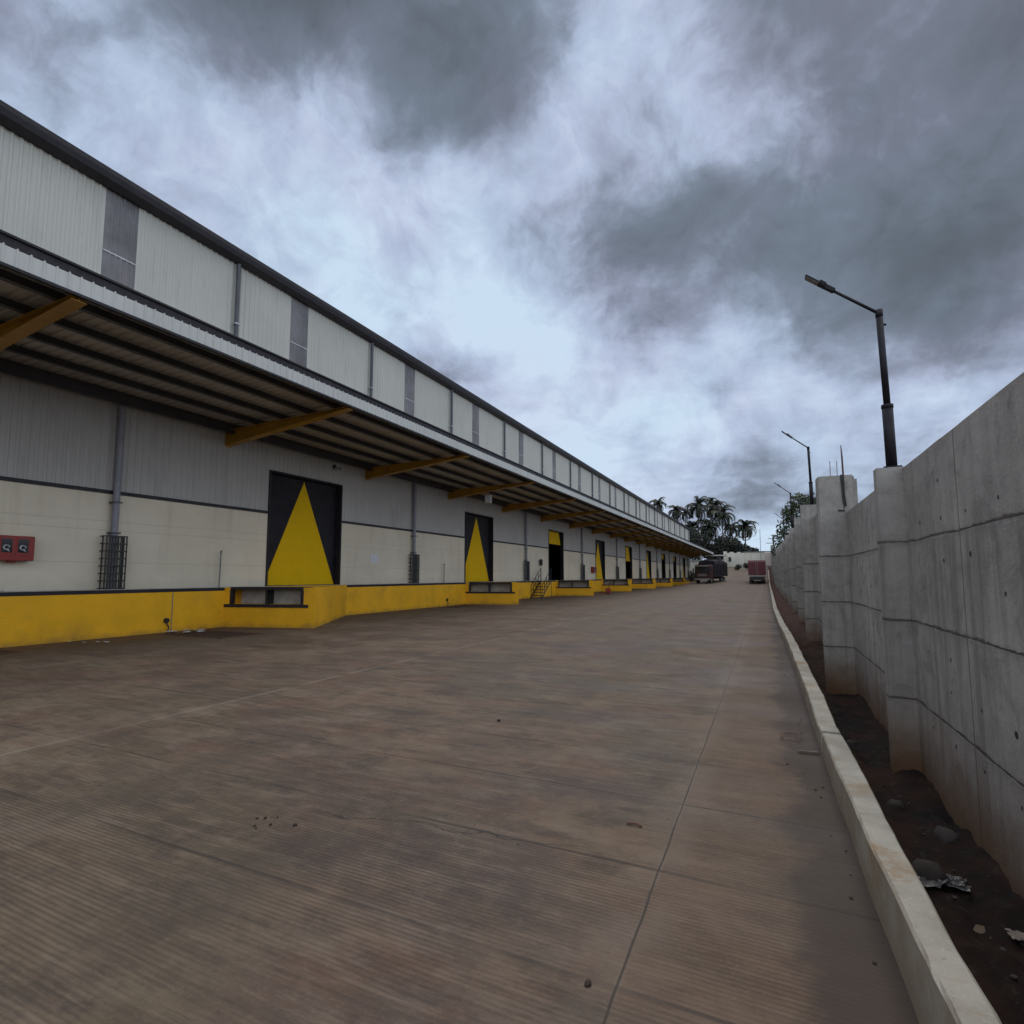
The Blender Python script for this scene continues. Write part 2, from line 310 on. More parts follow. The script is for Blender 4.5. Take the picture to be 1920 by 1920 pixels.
def road_mat():
    mt, N, p = material('broomed_concrete', .7, .5)
    P = pos(N); x, y, z = N.xyz(P)
    S = N.comb(N.math('MULTIPLY', x, .62), y, z)               # patches lie across the lane
    S2 = N.comb(N.math('MULTIPLY', x, .65), N.math('MULTIPLY', y, 1.05), z)
    a = N.noise(S, .55, 6, .6, .4); b = N.noise(S, 1.7, 6, .62, .3); c2 = N.noise(S2, 2.4, 7, .65)
    t = N.noise(P, .35, 4, .6, .5)
    c = N.mix(N.rng(a, .40, .60), (.130, .098, .084), (.300, .245, .185))
    # pours of slightly different tone
    wx = N.math('ADD', x, N.math('MULTIPLY', N.math('SUBTRACT', N.noise(P, 1.6, 4), .5), .35))
    wyy = N.math('ADD', y, N.math('MULTIPLY', N.math('SUBTRACT', N.noise(P, 1.1, 4), .5), .30))
    cell = N.comb(N.math('FLOOR', N.math('DIVIDE', N.math('ADD', wx, .62), 1.5)), N.math('FLOOR', N.math('DIVIDE', wyy, .95)), 0.0)
    wn = N.n('ShaderNodeTexWhiteNoise', noise_dimensions='3D'); N.put(wn.inputs[0], cell)
    c = N.mix(N.math('MULTIPLY', N.rng(wn.outputs[0], 0, 1, 0, 1, False), .20), c, (.095, .078, .072))
    c = N.mix(N.math('MULTIPLY', N.rng(b, .47, .63), .55), c, (.225, .128, .082))      # red soil wash
    c = N.mix(N.math('MULTIPLY', N.rng(t, .47, .60), .62), c, (.185, .175, .115))
    c = N.mix(N.math('MULTIPLY', N.rng(c2, .50, .62), .60), c, (.085, .064, .054))
    c = N.mix(N.math('MULTIPLY', N.rng(N.noise(S2, 1.5, 8, .7, .2), .50, .66), .55), c, (.37, .33, .28))
    fs_ = N.noise(N.comb(N.math('MULTIPLY', x, 1.3), N.math('MULTIPLY', y, 9.0), 0.0), 1.0, 7, .72)
    c = N.mix(N.math('MULTIPLY', N.rng(fs_, .50, .66), .42), c, (.40, .345, .285))
    c = N.mix(N.math('MULTIPLY', N.rng(fs_, .50, .36), .38), c, (.10, .078, .066))
    md = N.noise(P, 7.5, 8, .75)
    c = N.mix(N.math('MULTIPLY', N.rng(md, .50, .64), .30), c, (.36, .29, .23))
    c = N.mix(N.math('MULTIPLY', N.rng(md, .50, .36), .30), c, (.10, .078, .066))
    # sweep of red soil by the dock and along the kerb strip
    dock = N.rng(N.math('ADD', x, N.math('MULTIPLY', N.noise(P, .5, 5), 3.0)), -12.2, -14.2, 0, 1)
    c = N.mix(N.math('MULTIPLY', dock, .55), c, (.15, .10, .08))
    strip = N.rng(x, -.63, -.60, 0, 1)
    gr = N.noise(N.comb(N.math('MULTIPLY', x, 30.0), N.math('MULTIPLY', y, 48.0), 0.0), 1.0, 3, .75)
    c = N.mix(N.math('MULTIPLY', N.math('MULTIPLY', N.rng(gr, .50, .68), N.rng(x, -.9, -.5, .35, 1)), .45), c, (.43, .35, .27))
    c = N.mix(N.math('MULTIPLY', strip, .42), c, (.235, .160, .108))
    # broom grooves running across the lane
    wy = N.math('ADD', y, N.math('MULTIPLY', N.math('SUBTRACT', N.noise(P, .5, 2), .5), .045))
    g = N.math('SINE', N.math('MULTIPLY', wy, 2 * PI / .030))
    g2 = N.noise(N.comb(N.math('MULTIPLY', x, 1.6), N.math('MULTIPLY', y, 34.0), 0.0), 1.0, 4, .75)
    gm = N.rng(N.noise(S, .9, 4, .6), .36, .58, .25, 1)
    near = gm
    c = N.mix(N.math('MULTIPLY', N.math('MULTIPLY', N.rng(g, -.6, .9), near), .46), c, (.06, .047, .04))
    c = N.mix(N.math('MULTIPLY', N.rng(g2, .50, .68), .26), c, (.42, .36, .29))
    grit = N.noise(P, 70, 3, .7)
    c = N.mix(N.math('MULTIPLY', N.rng(grit, .55, .75), .35), c, (.40, .36, .31))
    # damp, dark edge by the kerb
    ew = N.math('ADD', x, N.math('MULTIPLY', N.math('SUBTRACT', N.noise(P, 1.1, 7, .65), .5), 1.1))
    c = N.mix(N.math('MULTIPLY', N.rng(ew, -.02, .20), .78), c, (.075, .060, .054))
    # saw joints
    wob = N.math('MULTIPLY', N.math('SUBTRACT', N.noise(P, 2.5, 4), .5), .02)
    jd = N.math('ABSOLUTE', N.math('ADD', N.math('ADD', x, .62), wob))
    c = N.mix(N.math('MULTIPLY', N.rng(jd, .05, .24, .38, 0), N.rng(N.noise(P, 1.4, 5), .35, .6)), c, (.34, .31, .27))
    c = N.mix(N.math('MULTIPLY', N.rng(jd, .008, .022, .45, 0), N.rng(N.noise(P, 2.4, 5), .4, .6)), c, (.34, .31, .27))
    c = N.mix(N.rng(jd, .002, .010, .8, 0), c, (.04, .036, .03))
    for xj, wd_ in ((-6.6, .05), (-12.4, .05)):
        d = N.math('ABSOLUTE', N.math('ADD', N.math('SUBTRACT', x, xj), wob))
        c = N.mix(N.math('MULTIPLY', N.rng(d, .01, wd_, .65, 0), N.rng(N.noise(P, 1.1, 4), .35, .55)), c, (.42, .40, .37))
    tj = None
    wob2 = N.math('MULTIPLY', N.math('SUBTRACT', N.noise(P, 1.3, 5), .5), .05)
    for yj in (2.34, 3.32, 4.32, 5.3, 7.4, 9.6, 12.6, 16, 20, 25, 31, 38):
        d = N.math('ABSOLUTE', N.math('SUBTRACT', N.math('ADD', y, wob2), yj))
        l = N.rng(d, .004, .020, 1, 0); tj = l if tj is None else N.math('MAXIMUM', tj, l)
    tm = N.math('MULTIPLY', tj, N.rng(N.noise(P, .8, 3), .40, .56, .15, .75))
    c = N.mix(tm, c, (.055, .045, .04))
    # hairline cracks
    cn = N.math('MULTIPLY', N.math('SUBTRACT', N.noise(P, 1.7, 6, .6), .5), .42)
    cd = N.math('ABSOLUTE', N.math('SUBTRACT', N.math('ADD', y, cn), N.math('MULTIPLY_ADD', N.math('ADD', x, 2.7), .17, 3.12)))
    cr = N.math('MULTIPLY', N.rng(cd, .0025, .008, 1, 0), N.math('MULTIPLY', N.rng(x, -3.1, -2.8, 0, 1), N.rng(x, -1.3, -.9, 1, 0)))
    for xt in (-2.6, -4.4, -7.9, -9.8):
        td = N.math('ABSOLUTE', N.math('ADD', N.math('SUBTRACT', x, xt), N.math('MULTIPLY', N.math('SUBTRACT', N.noise(P, .22, 3), .5), 1.6)))
        c = N.mix(N.math('MULTIPLY', N.rng(td, .08, .34, .34, 0), N.rng(N.noise(P, .9, 6, .7), .38, .62)), c, (.085, .068, .058))
    c = N.mix(N.math('MULTIPLY', cr, .8), c, (.04, .035, .03))
    # clay specks and small scraps trodden in
    v2 = N.n('ShaderNodeTexVoronoi'); v2.inputs['Scale'].default_value = 2.3; N.put(v2.inputs['Vector'], P)
    spk = N.math('MULTIPLY', N.rng(v2.outputs['Distance'], .018, .034, 1, 0), N.rng(N.noise(P, .7, 3), .45, .55))
    c = N.mix(spk, c, (.035, .028, .024))
    c = N.mix(1.0, c, (.515, .43, .365), 'MULTIPLY')
    N.put(p.inputs['Base Color'], c)
    N.put(p.inputs['Roughness'], N.rng(a, .3, .7, .58, .85))
    h = N.math('ADD', N.math('MULTIPLY', N.math('MULTIPLY', g, near), .20), N.math('ADD', N.math('MULTIPLY', g2, .5), N.math('MULTIPLY', grit, .35)))
    h = N.math('SUBTRACT', h, N.math('MULTIPLY', N.math('MAXIMUM', tj, cr), .8))
    bump(N, p, h, .40, .006)
    return mt
M['road'] = road_mat()

def soil_mat():
    mt, N, p = material('wet_soil', .9, .15)
    P = pos(N)
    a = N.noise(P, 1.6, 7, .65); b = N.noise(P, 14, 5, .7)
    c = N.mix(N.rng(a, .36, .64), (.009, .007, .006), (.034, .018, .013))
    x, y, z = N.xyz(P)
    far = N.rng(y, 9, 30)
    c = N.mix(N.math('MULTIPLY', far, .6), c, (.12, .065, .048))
    c = N.mix(N.math('MULTIPLY', N.rng(b, .55, .75), .45), c, (.085, .065, .055))
    N.put(p.inputs['Base Color'], c)
    N.put(p.inputs['Roughness'], N.rng(a, .3, .7, .8, 1.0))
    bump(N, p, N.math('ADD', a, N.math('MULTIPLY', b, .5)), .8, .03)
    return mt
M['soil'] = soil_mat()
def ground_mat():
    mt, N, p = material('open_ground', .95, .2)
    P = pos(N); a = N.noise(P, .06, 6, .6); b = N.noise(P, .8, 5)
    c = N.mix(N.rng(a, .4, .6), (.17, .12, .085), (.07, .085, .04)); c = N.mix(N.math('MULTIPLY', b, .4), c, (.12, .09, .06))
    N.put(p.inputs['Base Color'], c); return mt
M['ground'] = ground_mat()
def leaf_mat(name, c1, c2, tr=.25):
    mt, N, p = material(name, .5, .4)
    oi = N.n('ShaderNodeNewGeometry').outputs['Random Per Island']
    c = N.mix(oi, c1, c2); N.put(p.inputs['Base Color'], c)
    t = mt.node_tree; tl = N.n('ShaderNodeBsdfTranslucent'); N.put(tl.inputs[0], c)
    mx = N.n('ShaderNodeMixShader'); mx.inputs[0].default_value = tr
    out = [n for n in t.nodes if n.type == 'OUTPUT_MATERIAL'][0]
    t.links.new(p.outputs[0], mx.inputs[1]); t.links.new(tl.outputs[0], mx.inputs[2]); t.links.new(mx.outputs[0], out.inputs[0])
    return mt
M['leaf'] = leaf_mat('broad_leaf', (.018, .030, .012), (.060, .078, .032))
M['leaf_dark'] = leaf_mat('undergrowth_leaf', (.009, .012, .008), (.030, .036, .022))
M['palm'] = leaf_mat('palm_leaf', (.012, .016, .010), (.042, .046, .024))

# ------------------------------------------------------------------ mesh helpers
class MB:
    def __init__(s): s.v = []; s.f = []; s.m = []
    def add(s, vs, fs, mi=0):
        o = len(s.v); s.v += [tuple(q) for q in vs]
        for f in fs: s.f.append(tuple(o + i for i in f)); s.m.append(mi)
    def box(s, x0, x1, y0, y1, z0, z1, mi=0, T=None):
        vs = [Vector(q) for q in ((x0, y0, z0), (x1, y0, z0), (x1, y1, z0), (x0, y1, z0), (x0, y0, z1), (x1, y0, z1), (x1, y1, z1), (x0, y1, z1))]
        if T: vs = [T @ q for q in vs]
        s.add(vs, [(0, 3, 2, 1), (4, 5, 6, 7), (0, 1, 5, 4), (1, 2, 6, 5), (2, 3, 7, 6), (3, 0, 4, 7)], mi); return s
    def prism(s, poly, y0, y1, mi=0):
        """poly in (x, z), extruded along y"""
        n = len(poly); vs = [(x, y0, z) for x, z in poly] + [(x, y1, z) for x, z in poly]
        fs = [(i, (i + 1) % n, n + (i + 1) % n, n + i) for i in range(n)] + [tuple(range(n))[::-1], tuple(range(n, 2 * n))]
        s.add(vs, fs, mi); return s
    def plan(s, poly, z0, z1, mi=0):
        n = len(poly); vs = [(x, y, z0) for x, y in poly] + [(x, y, z1) for x, y in poly]
        fs = [(i, (i + 1) % n, n + (i + 1) % n, n + i) for i in range(n)] + [tuple(range(n))[::-1], tuple(range(n, 2 * n))]
        s.add(vs, fs, mi); return s
    def tube(s, pts, rad, n=10, mi=0, cap=True):
        pts = [Vector(q) for q in pts]
        if not isinstance(rad, (list, tuple)): rad = [rad] * len(pts)
        o = len(s.v); up = Vector((.13, .21, 1)).normalized()
        for i, q in enumerate(pts):
            d = (pts[min(i + 1, len(pts) - 1)] - pts[max(i - 1, 0)]).normalized()
            a = d.cross(up if abs(d.dot(up)) < .95 else Vector((1, 0, 0))).normalized(); b = d.cross(a)
            for k in range(n):
                t = 2 * PI * k / n; s.v.append(tuple(q + (a * math.cos(t) + b * math.sin(t)) * rad[i]))
        for i in range(len(pts) - 1):
            for k in range(n):
                k2 = (k + 1) % n
                s.f.append((o + i * n + k, o + i * n + k2, o + (i + 1) * n + k2, o + (i + 1) * n + k)); s.m.append(mi)
        if cap:
            s.f.append(tuple(o + k for k in range(n))[::-1]); s.m.append(mi)
            e = o + (len(pts) - 1) * n
            s.f.append(tuple(e + k for k in range(n))); s.m.append(mi)
        return s
    def ribs(s, y0, y1, z0, z1, x, pitch=.2, depth=.028, w=.05, mi=0, zr=0.0):
        """vertical trapezoid-rib sheet in the plane x, facing +x"""
        pr = []; y = y0
        n0 = math.ceil((y0 - 1e-6) / pitch)
        pr.append((y0, 0))
        k = n0
        while k * pitch < y1 - w - .02:
            c = k * pitch + .01
            if c > y0 + w + .02:
                pr += [(c - w, 0), (c - w * .45, 1), (c + w * .45, 1), (c + w, 0)]
            k += 1
        pr.append((y1, 0))
        o = len(s.v)
        for yy, q in pr: s.v += [(x + q * depth, yy, z0), (x + q * depth, yy, z1 + q * zr)]
        for i in range(len(pr) - 1):
            a = o + 2 * i; s.f.append((a, a + 2, a + 3, a + 1)); s.m.append(mi)
        return s
    def build(s, name, mats, parent=None, smooth=False, bevel=0, seg=2):
        me = bpy.data.meshes.new(name); me.from_pydata(s.v, [], s.f); me.update()
        if not isinstance(mats, (list, tuple)): mats = [mats]
        for q in mats: me.materials.append(M[q] if isinstance(q, str) else q)
        me.polygons.foreach_set('material_index', s.m)
        bm = bmesh.new(); bm.from_mesh(me)
        bmesh.ops.recalc_face_normals(bm, faces=bm.faces) if bevel or smooth else None
        if bevel:
            bmesh.ops.remove_doubles(bm, verts=bm.verts, dist=1e-5)
            bmesh.ops.bevel(bm, geom=[e for e in bm.edges if len(e.link_faces) == 2 and e.calc_face_angle(0) > .5], offset=bevel, segments=seg, affect='EDGES', clamp_overlap=True)
        bm.to_mesh(me); bm.free()
        if smooth: me.polygons.foreach_set('use_smooth', [True] * len(me.polygons))
        o = bpy.data.objects.new(name, me); col.objects.link(o)
        if parent: o.parent = parent
        return o
def tag(o, label=None, cat=None, group=None, kind=None):
    if label: o['label'] = label
    if cat: o['category'] = cat
    if group: o['group'] = group
    if kind: o['kind'] = kind
    return o
def empty(name, loc=(0, 0, 0), rz=0, label=None, cat=None, group=None):
    o = bpy.data.objects.new(name, None); col.objects.link(o); o.location = loc; o.rotation_euler.z = rz
    o.empty_display_size = .3
    return tag(o, label, cat, group)
def dup(root, loc, rz=None, label=None, scale=None):
    r = root.copy(); col.objects.link(r); r.location = loc
    if rz is not None: r.rotation_euler.z = rz
    if scale: r.scale = scale
    if label: r['label'] = label
    for ch in list(root.children):
        c = ch.copy(); col.objects.link(c); c.parent = r
        for g in list(ch.children):
            d = g.copy(); col.objects.link(d); d.parent = c
    return r
def lump(mb, c, r, n=2, mi=0, flat=.7, seed=0):
    bm = bmesh.new(); bmesh.ops.create_icosphere(bm, subdivisions=n, radius=1)
    vs = []
    for v in bm.verts:
        q = v.co; k = 1 + .45 * noise.noise(q * 1.7 + Vector((seed * 3.7, seed, 0)))
        vs.append((c[0] + q.x * r * k, c[1] + q.y * r * k * 1.15, c[2] + q.z * r * k * flat))
    fs = [tuple(v.index for v in f.verts) for f in bm.faces]; bm.free()
    mb.add(vs, fs, mi)

# ------------------------------------------------------------------ terrain, road, drain
HP = [(-1e4, 0), (72, 0), (84, .10), (95, .42), (110, 1.25), (125, 2.5), (145, 4.1), (170, 5.0), (300, 6.0), (1e4, 6.0)]
def hz(y):
    for (a, b), (c, d) in zip(HP, HP[1:]):
        if a <= y <= c: return b + (d - b) * (y - a) / (c - a)
def sm(t): t = max(0, min(1, t)); return t * t * (3 - 2 * t)
def hill(x, y):
    k = sm((x + 14) / 2.5)
    if y > 139: k = max(k, sm((y - 139) / 12))
    return hz(y) * k
def sheet(name, xs, ys, zf, mat, parent=None, skirt=None):
    mb = MB(); nx = len(xs)
    for y in ys:
        for x in xs: mb.v.append((x, y, zf(x, y)))
    for j in range(len(ys) - 1):
        for i in range(nx - 1):
            a = j * nx + i; mb.f.append((a, a + 1, a + nx + 1, a + nx)); mb.m.append(0)
    return mb.build(name, mat, parent, smooth=True)
def steps(a, b, n): return [a + (b - a) * i / n for i in range(n + 1)]
xs = [-1500, -600, -200, -100, -60, -30, -20, -16, -14, -13, -12, -11, -6, 0, .3, .5, .55, 1.4, 3, 8, 20, 60, 200, 600, 1500]
ys = [-1500, -400, -100, -20, 0, 20, 40, 60] + steps(72, 180, 36) + [220, 300, 500, 900, 2200]
g = sheet('ground', xs, ys, lambda x, y: hill(x, y) - .42, 'ground'); tag(g, kind='structure')

KL = [(-3, .47), (1.5, .475), (2.67, .465), (4, .435), (5.7, .42), (7, .415), (8.5, .41), (10.1, .40), (12.6, .39), (15.8, .36), (18.7, .30), (28, .22), (40, .25), (60, .30), (90, .32), (126, .34), (150, .34)]
def kx(y):
    for (a, b), (c, d) in zip(KL, KL[1:]):
        if a <= y <= c: return b + (d - b) * (y - a) / (c - a)
    return .34
mb = MB()
rys = steps(-8, 70, 78) + steps(72, 168, 32)
for y in rys:
    row = [-16.5, -14, -13, -12, -11, -8, -4, 0, kx(y) + .03]
    for x in row: mb.v.append((x, y, hill(x, y)))
    mb.v.append((kx(y) + .03, y, hill(0, y) - .5))
n = 10
for j in range(len(rys) - 1):
    for i in range(n - 1):
        a = j * n + i; mb.f.append((a, a + 1, a + n + 1, a + n)); mb.m.append(0)
rd = mb.build('road', 'road'); tag(rd, kind='structure')
def ditch_z(x, y):
    return hill(0, y) - .36 + .10 * noise.noise(Vector((x * 2.2, y * 1.1, 0))) + .05 * noise.noise(Vector((x * 7, y * 7, 3))) + .02 * noise.noise(Vector((x * 22, y * 22, 5))) + .24 * sm((y - 11) / 18) + .05 * sm(abs(x - .95) / .5)
s_ = sheet('drain_soil', steps(.32, 1.5, 30), steps(-3, 20, 420) + steps(20.3, 60, 130) + steps(61, 150, 80), ditch_z, 'soil'); tag(s_, kind='structure')

# ------------------------------------------------------------------ kerbs
def kh(y):
    pts = [(-3, .36), (2.3, .335), (2.8, .30), (3.6, .275), (6.3, .20), (6.5, .175), (7.7, .225), (12, .22), (150, .2)]
    for (a, b), (c, d) in zip(pts, pts[1:]):
        if a <= y <= c: return b + (d - b) * (y - a) / (c - a)
    return .2
def kerb(y0, y1, label, wide=.165, step=.12):
    mb = MB(); n_ = max(2, int((y1 - y0) / step)); yy = steps(y0, y1, n_)
    for y in yy:
        x0 = kx(y) + .010 * noise.noise(Vector((0, y * 1.3, 0))); w = (min(wide, .592 - kx(y)) if y < 9 else wide) + .012 * noise.noise(Vector((3, y * 1.1, 0)))
        z = hill(0, y) + kh(y) + .008 * noise.noise(Vector((7, y * 1.7, 0))); b = hill(0, y) - .35
        c = .012
        j = [.006 * noise.noise(Vector((q, y * 9, 2))) for q in range(4)]
        mb.v += [(x0 - .01, y, b), (x0 + j[0], y, z - c), (x0 + c, y, z + j[1]), (x0 + w - c, y, z + j[2]), (x0 + w + j[3], y, z - c), (x0 + w, y, b)]
    for i in range(n_):
        for k in range(5): a = i * 6 + k; mb.f.append((a, a + 1, a + 7, a + 6)); mb.m.append(0)
    mb.f.append((5, 4, 3, 2, 1, 0)); e = n_ * 6; mb.f.append(tuple(e + k for k in range(6))); mb.m += [0, 0]
    o = mb.build('kerb', 'kerb'); return tag(o, label, 'kerb', 'kerb sections beside the drain')
kerb(-3, 2.02, 'nearest concrete kerb section, at the bottom right edge of the photo', .175)
kerb(2.04, 6.02, 'long speckled concrete kerb section running up to the open gap', .17)
kerb(6.11, 29.8, 'long uneven concrete kerb section beyond the open gap', .168)
kerb(29.86, 128, 'farthest thin kerb section curving away toward the red truck', .17, .5)

# ------------------------------------------------------------------ warehouse
WX, PX, Y0, Y1 = -16.65, -16.35, -8.0, 138.0
ZP = 1.30; ZB = 4.03; ZC = 6.85; ZE = 12.72
wh = empty('warehouse', (-16.65, 0, 0), 0, 'long cream and grey warehouse with yellow plinth and wide canopy on yellow beams', 'warehouse')
def wpart(mb, name, mat, parent=None, **k):
    """part of the warehouse: world coordinates kept under the Empty"""
    mb.v = [(x + 16.65, y, z) for x, y, z in mb.v] if parent is None else mb.v
    return mb.build(name, mat, parent or wh, **k)
def wsub(mb, name, mat, parent, **k):
    mb.v = [(x + 16.65, y, z) for x, y, z in mb.v]
    return mb.build(name, mat, parent, **k)
doors = [(14.40, 3.70, 'shut'), (28.95, 3.65, 'shut'), (43.1, 3.6, .74), (57.1, 3.6, 'shut'), (71.0, 3.6, .55), (84.7, 3.6, 'shut'), (98.2, 3.6, .8), (111.5, 3.6, .8), (125, 3.6, 'shut')]
ZD = 5.56
# position: materials are in world space so the offset parent is harmless
mb = MB(); mb.box(-17.2, PX, Y0, Y1, -.4, ZP - .004); plinth = wpart(mb, 'plinth', 'yellow')
mb = MB(); mb.box(-60, WX, Y0, Y1, ZP - .3, ZP, 0); mb.box(WX, PX + .012, Y0, Y1, ZP - .003, ZP + .012, 1)
wpart(mb, 'floor_slab', ['interior', 'ledge'])
segs = []; y = Y0
for dy, dw, st in doors: segs.append((y, dy)); y = dy + dw
segs.append((y, Y1))
mb = MB()
for a, b in segs: mb.box(WX - .22, WX, a, b, ZP, ZB - .05)
wpart(mb, 'lower_wall', 'cream')
mb = MB()
for a, b in segs: mb.box(WX - .2, WX + .035, a, b, ZB - .05, ZB + .05)
wpart(mb, 'band_trim', 'charcoal')
mb = MB()
for a, b in segs:
    mb.box(WX - .22, WX - .012, a, b, ZB + .05, ZC + .2); mb.ribs(a, b, ZB + .05, ZC + .2, WX - .008, .2, .026, .05)
for dy, dw, st in doors:
    mb.box(WX - .22, WX - .012, dy, dy + dw, ZD, ZC + .2); mb.ribs(dy, dy + dw, ZD, ZC + .2, WX - .008, .2, .026, .05)
wpart(mb, 'lower_cladding', 'cladding_low')
sk = [1.1, 8.36, 15.05, 22.55] + [22.55 + 7.2 * i for i in range(1, 16)]
sk = [s for s in sk if s + .9 < Y1]
us = []; y = Y0
for s in sk: us.append((y, s)); y = s + .9
us.append((y, Y1))
mb = MB(); mb.box(WX - .22, WX - .03, Y0, Y1, ZC + .2, ZE + .2)
for a, b in us: mb.ribs(a, b, ZC + .2, ZE + .1, WX - .008, .2, .026, .05)
wpart(mb, 'upper_cladding', 'cladding')
for s in sk:
    mb = MB(); mb.ribs(s, s + .9, ZC + .2, ZE + .1, WX - .012, .15, .022, .045)
    mb.box(WX + .012, WX + .018, s + .01, s + .88, 10.86, 10.90, 1)
    wpart(mb, 'skylight_panel', ['skylight', 'clamp'])
# eave gutter and roof
mb = MB(); mb.prism([(WX - .05, ZE), (WX + .10, ZE - .02), (WX + .30, ZE + .10), (WX + .34, ZE + .26), (WX + .34, ZE + .40), (WX + .27, ZE + .42), (WX + .20, ZE + .47), (WX - .05, ZE + .5)], Y0, Y1)
wpart(mb, 'eave_gutter', 'charcoal')
mb = MB(); mb.prism([(WX - .02, ZE + .44), (-38, ZE + 2.4), (-60, ZE + .44), (-60, ZE + .2), (-38, ZE + 2.2), (WX - .02, ZE + .2)], Y0, Y1); wpart(mb, 'roof', 'roof')
for yy in (Y0, Y1 - .2):
    mb = MB()
    mb.plan([(-60, yy), (WX - .23, yy), (WX - .23, yy + .2), (-60, yy + .2)], ZP, ZE + .2)
    mb.prism([(WX - .4, ZE + .2), (-38, ZE + 2.15), (-60, ZE + .2)], yy, yy + .2)
    wpart(mb, 'end_wall', 'cladding')
mb = MB(); mb.box(-60.2, -60, Y0, Y1, -.4, ZE + .2); wpart(mb, 'back_wall', 'interior')
# doors
for dy, dw, st in doors:
    cx = WX - .25; zb = ZP + .01 if st == 'shut' else ZP + (ZD - ZP) * (1 - (1 - st)) * 1.0
    mb = MB()
    y0_, y1_ = dy + .03, dy + dw - .03
    H_ = ZD - ZP
    # curtain of interlocking slats
    nz = max(2, int((ZD - zb) / .085)); zs = steps(zb, ZD, nz)
    for a, b in zip(zs, zs[1:]):
        mb.add([(cx, y0_, a), (cx, y1_, a), (cx + .012, y1_, (a + b) / 2), (cx + .012, y0_, (a + b) / 2), (cx, y1_, b), (cx, y0_, b)], [(0, 1, 2, 3), (3, 2, 4, 5)])
    door = wpart(mb, 'roller_door', 'door')
    mt_ = MB(); xt = cx + .016; ym = (y0_ + y1_) / 2; off = zb - ZP - .01
    hw = (y1_ - y0_) / 2 - .01; ht = H_ - .10
    def half(z): return hw * max(0, 1 - (z - .06) / (ht - .06))
    z_lo = .02; z_hi = min(ht, ZD - zb)
    mt_.add([(xt, ym - half(z_lo), zb + z_lo), (xt, ym + half(z_lo), zb + z_lo), (xt, ym + half(z_hi) + .001, zb + z_hi), (xt, ym - half(z_hi) - .001, zb + z_hi)], [(0, 1, 2, 3)])
    wsub(mt_, 'triangle_marking', 'triangle', door)
    mb = MB(); t = .07
    mb.box(WX - .26, WX + .045, dy - t, dy + .002, ZP + .012, ZD + t); mb.box(WX - .26, WX + .045, dy + dw - .002, dy + dw + t, ZP + .012, ZD + t)
    mb.box(WX - .26, WX + .045, dy + .002, dy + dw - .002, ZD - .002, ZD + t)
    wpart(mb, 'door_frame', 'door')
# docks
Bs = [13.40, 29.45, 44.9, 59.2, 73.4, 87.9, 102.5, 116.5]
dockspan = []
for i, by in enumerate(Bs):
    A = Vector((PX - .002, by - .93)); B = Vector((-13.28, by)); Cc = Vector((PX - .002, by + 4.9)); dockspan.append((A.y, Cc.y))
    U = (B - A).normalized(); V = Vector((-U.y, U.x)); Lb = (B - A).length
    q = lambda u, v: tuple(A + U * u + V * v)
    u0, u1, dp = .22, 2.80, .60; zl = .74
    gz = hill(-13.5, by) - .35
    mb = MB(); mb.plan([tuple(A), tuple(B), tuple(Cc)], gz, zl)
    mb.plan([tuple(A), q(u0, 0), q(u0, dp), q(u1, dp), q(u1, 0), tuple(B), tuple(Cc)], zl - .0005, ZP)
    dk = wpart(mb, 'loading_dock', 'yellow')
    def slab(ua, ub, va, vb, z0, z1, name, mat):
        m_ = MB(); m_.plan([q(ua, va), q(ub, va), q(ub, vb), q(ua, vb)], z0, z1); return wsub(m_, name, mat, dk)
    slab(u0 + .002, u1 - .002, dp - .03, dp - .002, zl + .002, ZP - .08, 'pit_back', 'ledge')
    slab(u0 + .0, u1, -.012, dp, ZP - .075, ZP + .014, 'leveller_plate', 'charcoal')
    for ua, ub in ((u0 - .015, u0 + .085), (u1 - .085, u1 + .015)): slab(ua, ub, -.015, .12, zl + .013, ZP - .076, 'pit_frame', 'charcoal')
    slab(.02, 2.98, -.035, -.001, zl - .085, zl + .012, 'bumper_sill', 'charcoal')
    slab(1.35, 1.42, .18, dp - .03, zl + .01, ZP - .08, 'hydraulic_arm', 'black')
y = Y0
for a, b in dockspan + [(Y1 + .01, Y1)]:
    mb = MB(); mb.box(PX - .02, PX + .012, y, a - .01, ZP - .10, ZP - .006); y = b + .01
    wpart(mb, 'plinth_edge_angle', 'charcoal')
# canopy
XO = -11.22
def zdk(x): return 6.86 + (x - WX) / (XO - WX) * .14
mb = MB(); pr = []; k = 0; yy = Y0
while yy < Y1 - .2:
    pr += [(yy, 0), (yy + .14, 0), (yy + .165, .03), (yy + .215, .03)]; yy += .24
o = 0
for q_, dz in pr:
    mb.v += [(WX, q_, zdk(WX) + dz), (XO - .02, q_, zdk(XO) + dz)]
for i in range(len(pr) - 1): mb.f.append((2 * i, 2 * i + 1, 2 * i + 3, 2 * i + 2)); mb.m.append(0)
mb.add([(WX, Y0, zdk(WX) + .05), (XO, Y0, zdk(XO) + .05), (XO, Y1, zdk(XO) + .05), (WX, Y1, zdk(WX) + .05)], [(0, 1, 2, 3)])
wpart(mb, 'canopy_deck', 'deck')
for px_ in (-16.38, -15.25, -14.1, -12.95, -11.85):
    mb = MB(); z = zdk(px_)
    d_p = .34 if px_ < -16 else .175
    mb.box(px_ - .035, px_ + .035, Y0, Y1, z - d_p, z - .004); mb.box(px_ + .036, px_ + .10, Y0, Y1, z - d_p, z - d_p + .012)
    wpart(mb, 'purlin', 'purlin')
mb = MB(); mb.ribs(Y0, Y1, 6.83, 7.14, XO, .19, .018, .022, 0, .020); mb.box(XO - .03, XO - .004, Y0, Y1, 6.83, 7.13)
wpart(mb, 'canopy_fascia', 'fascia')
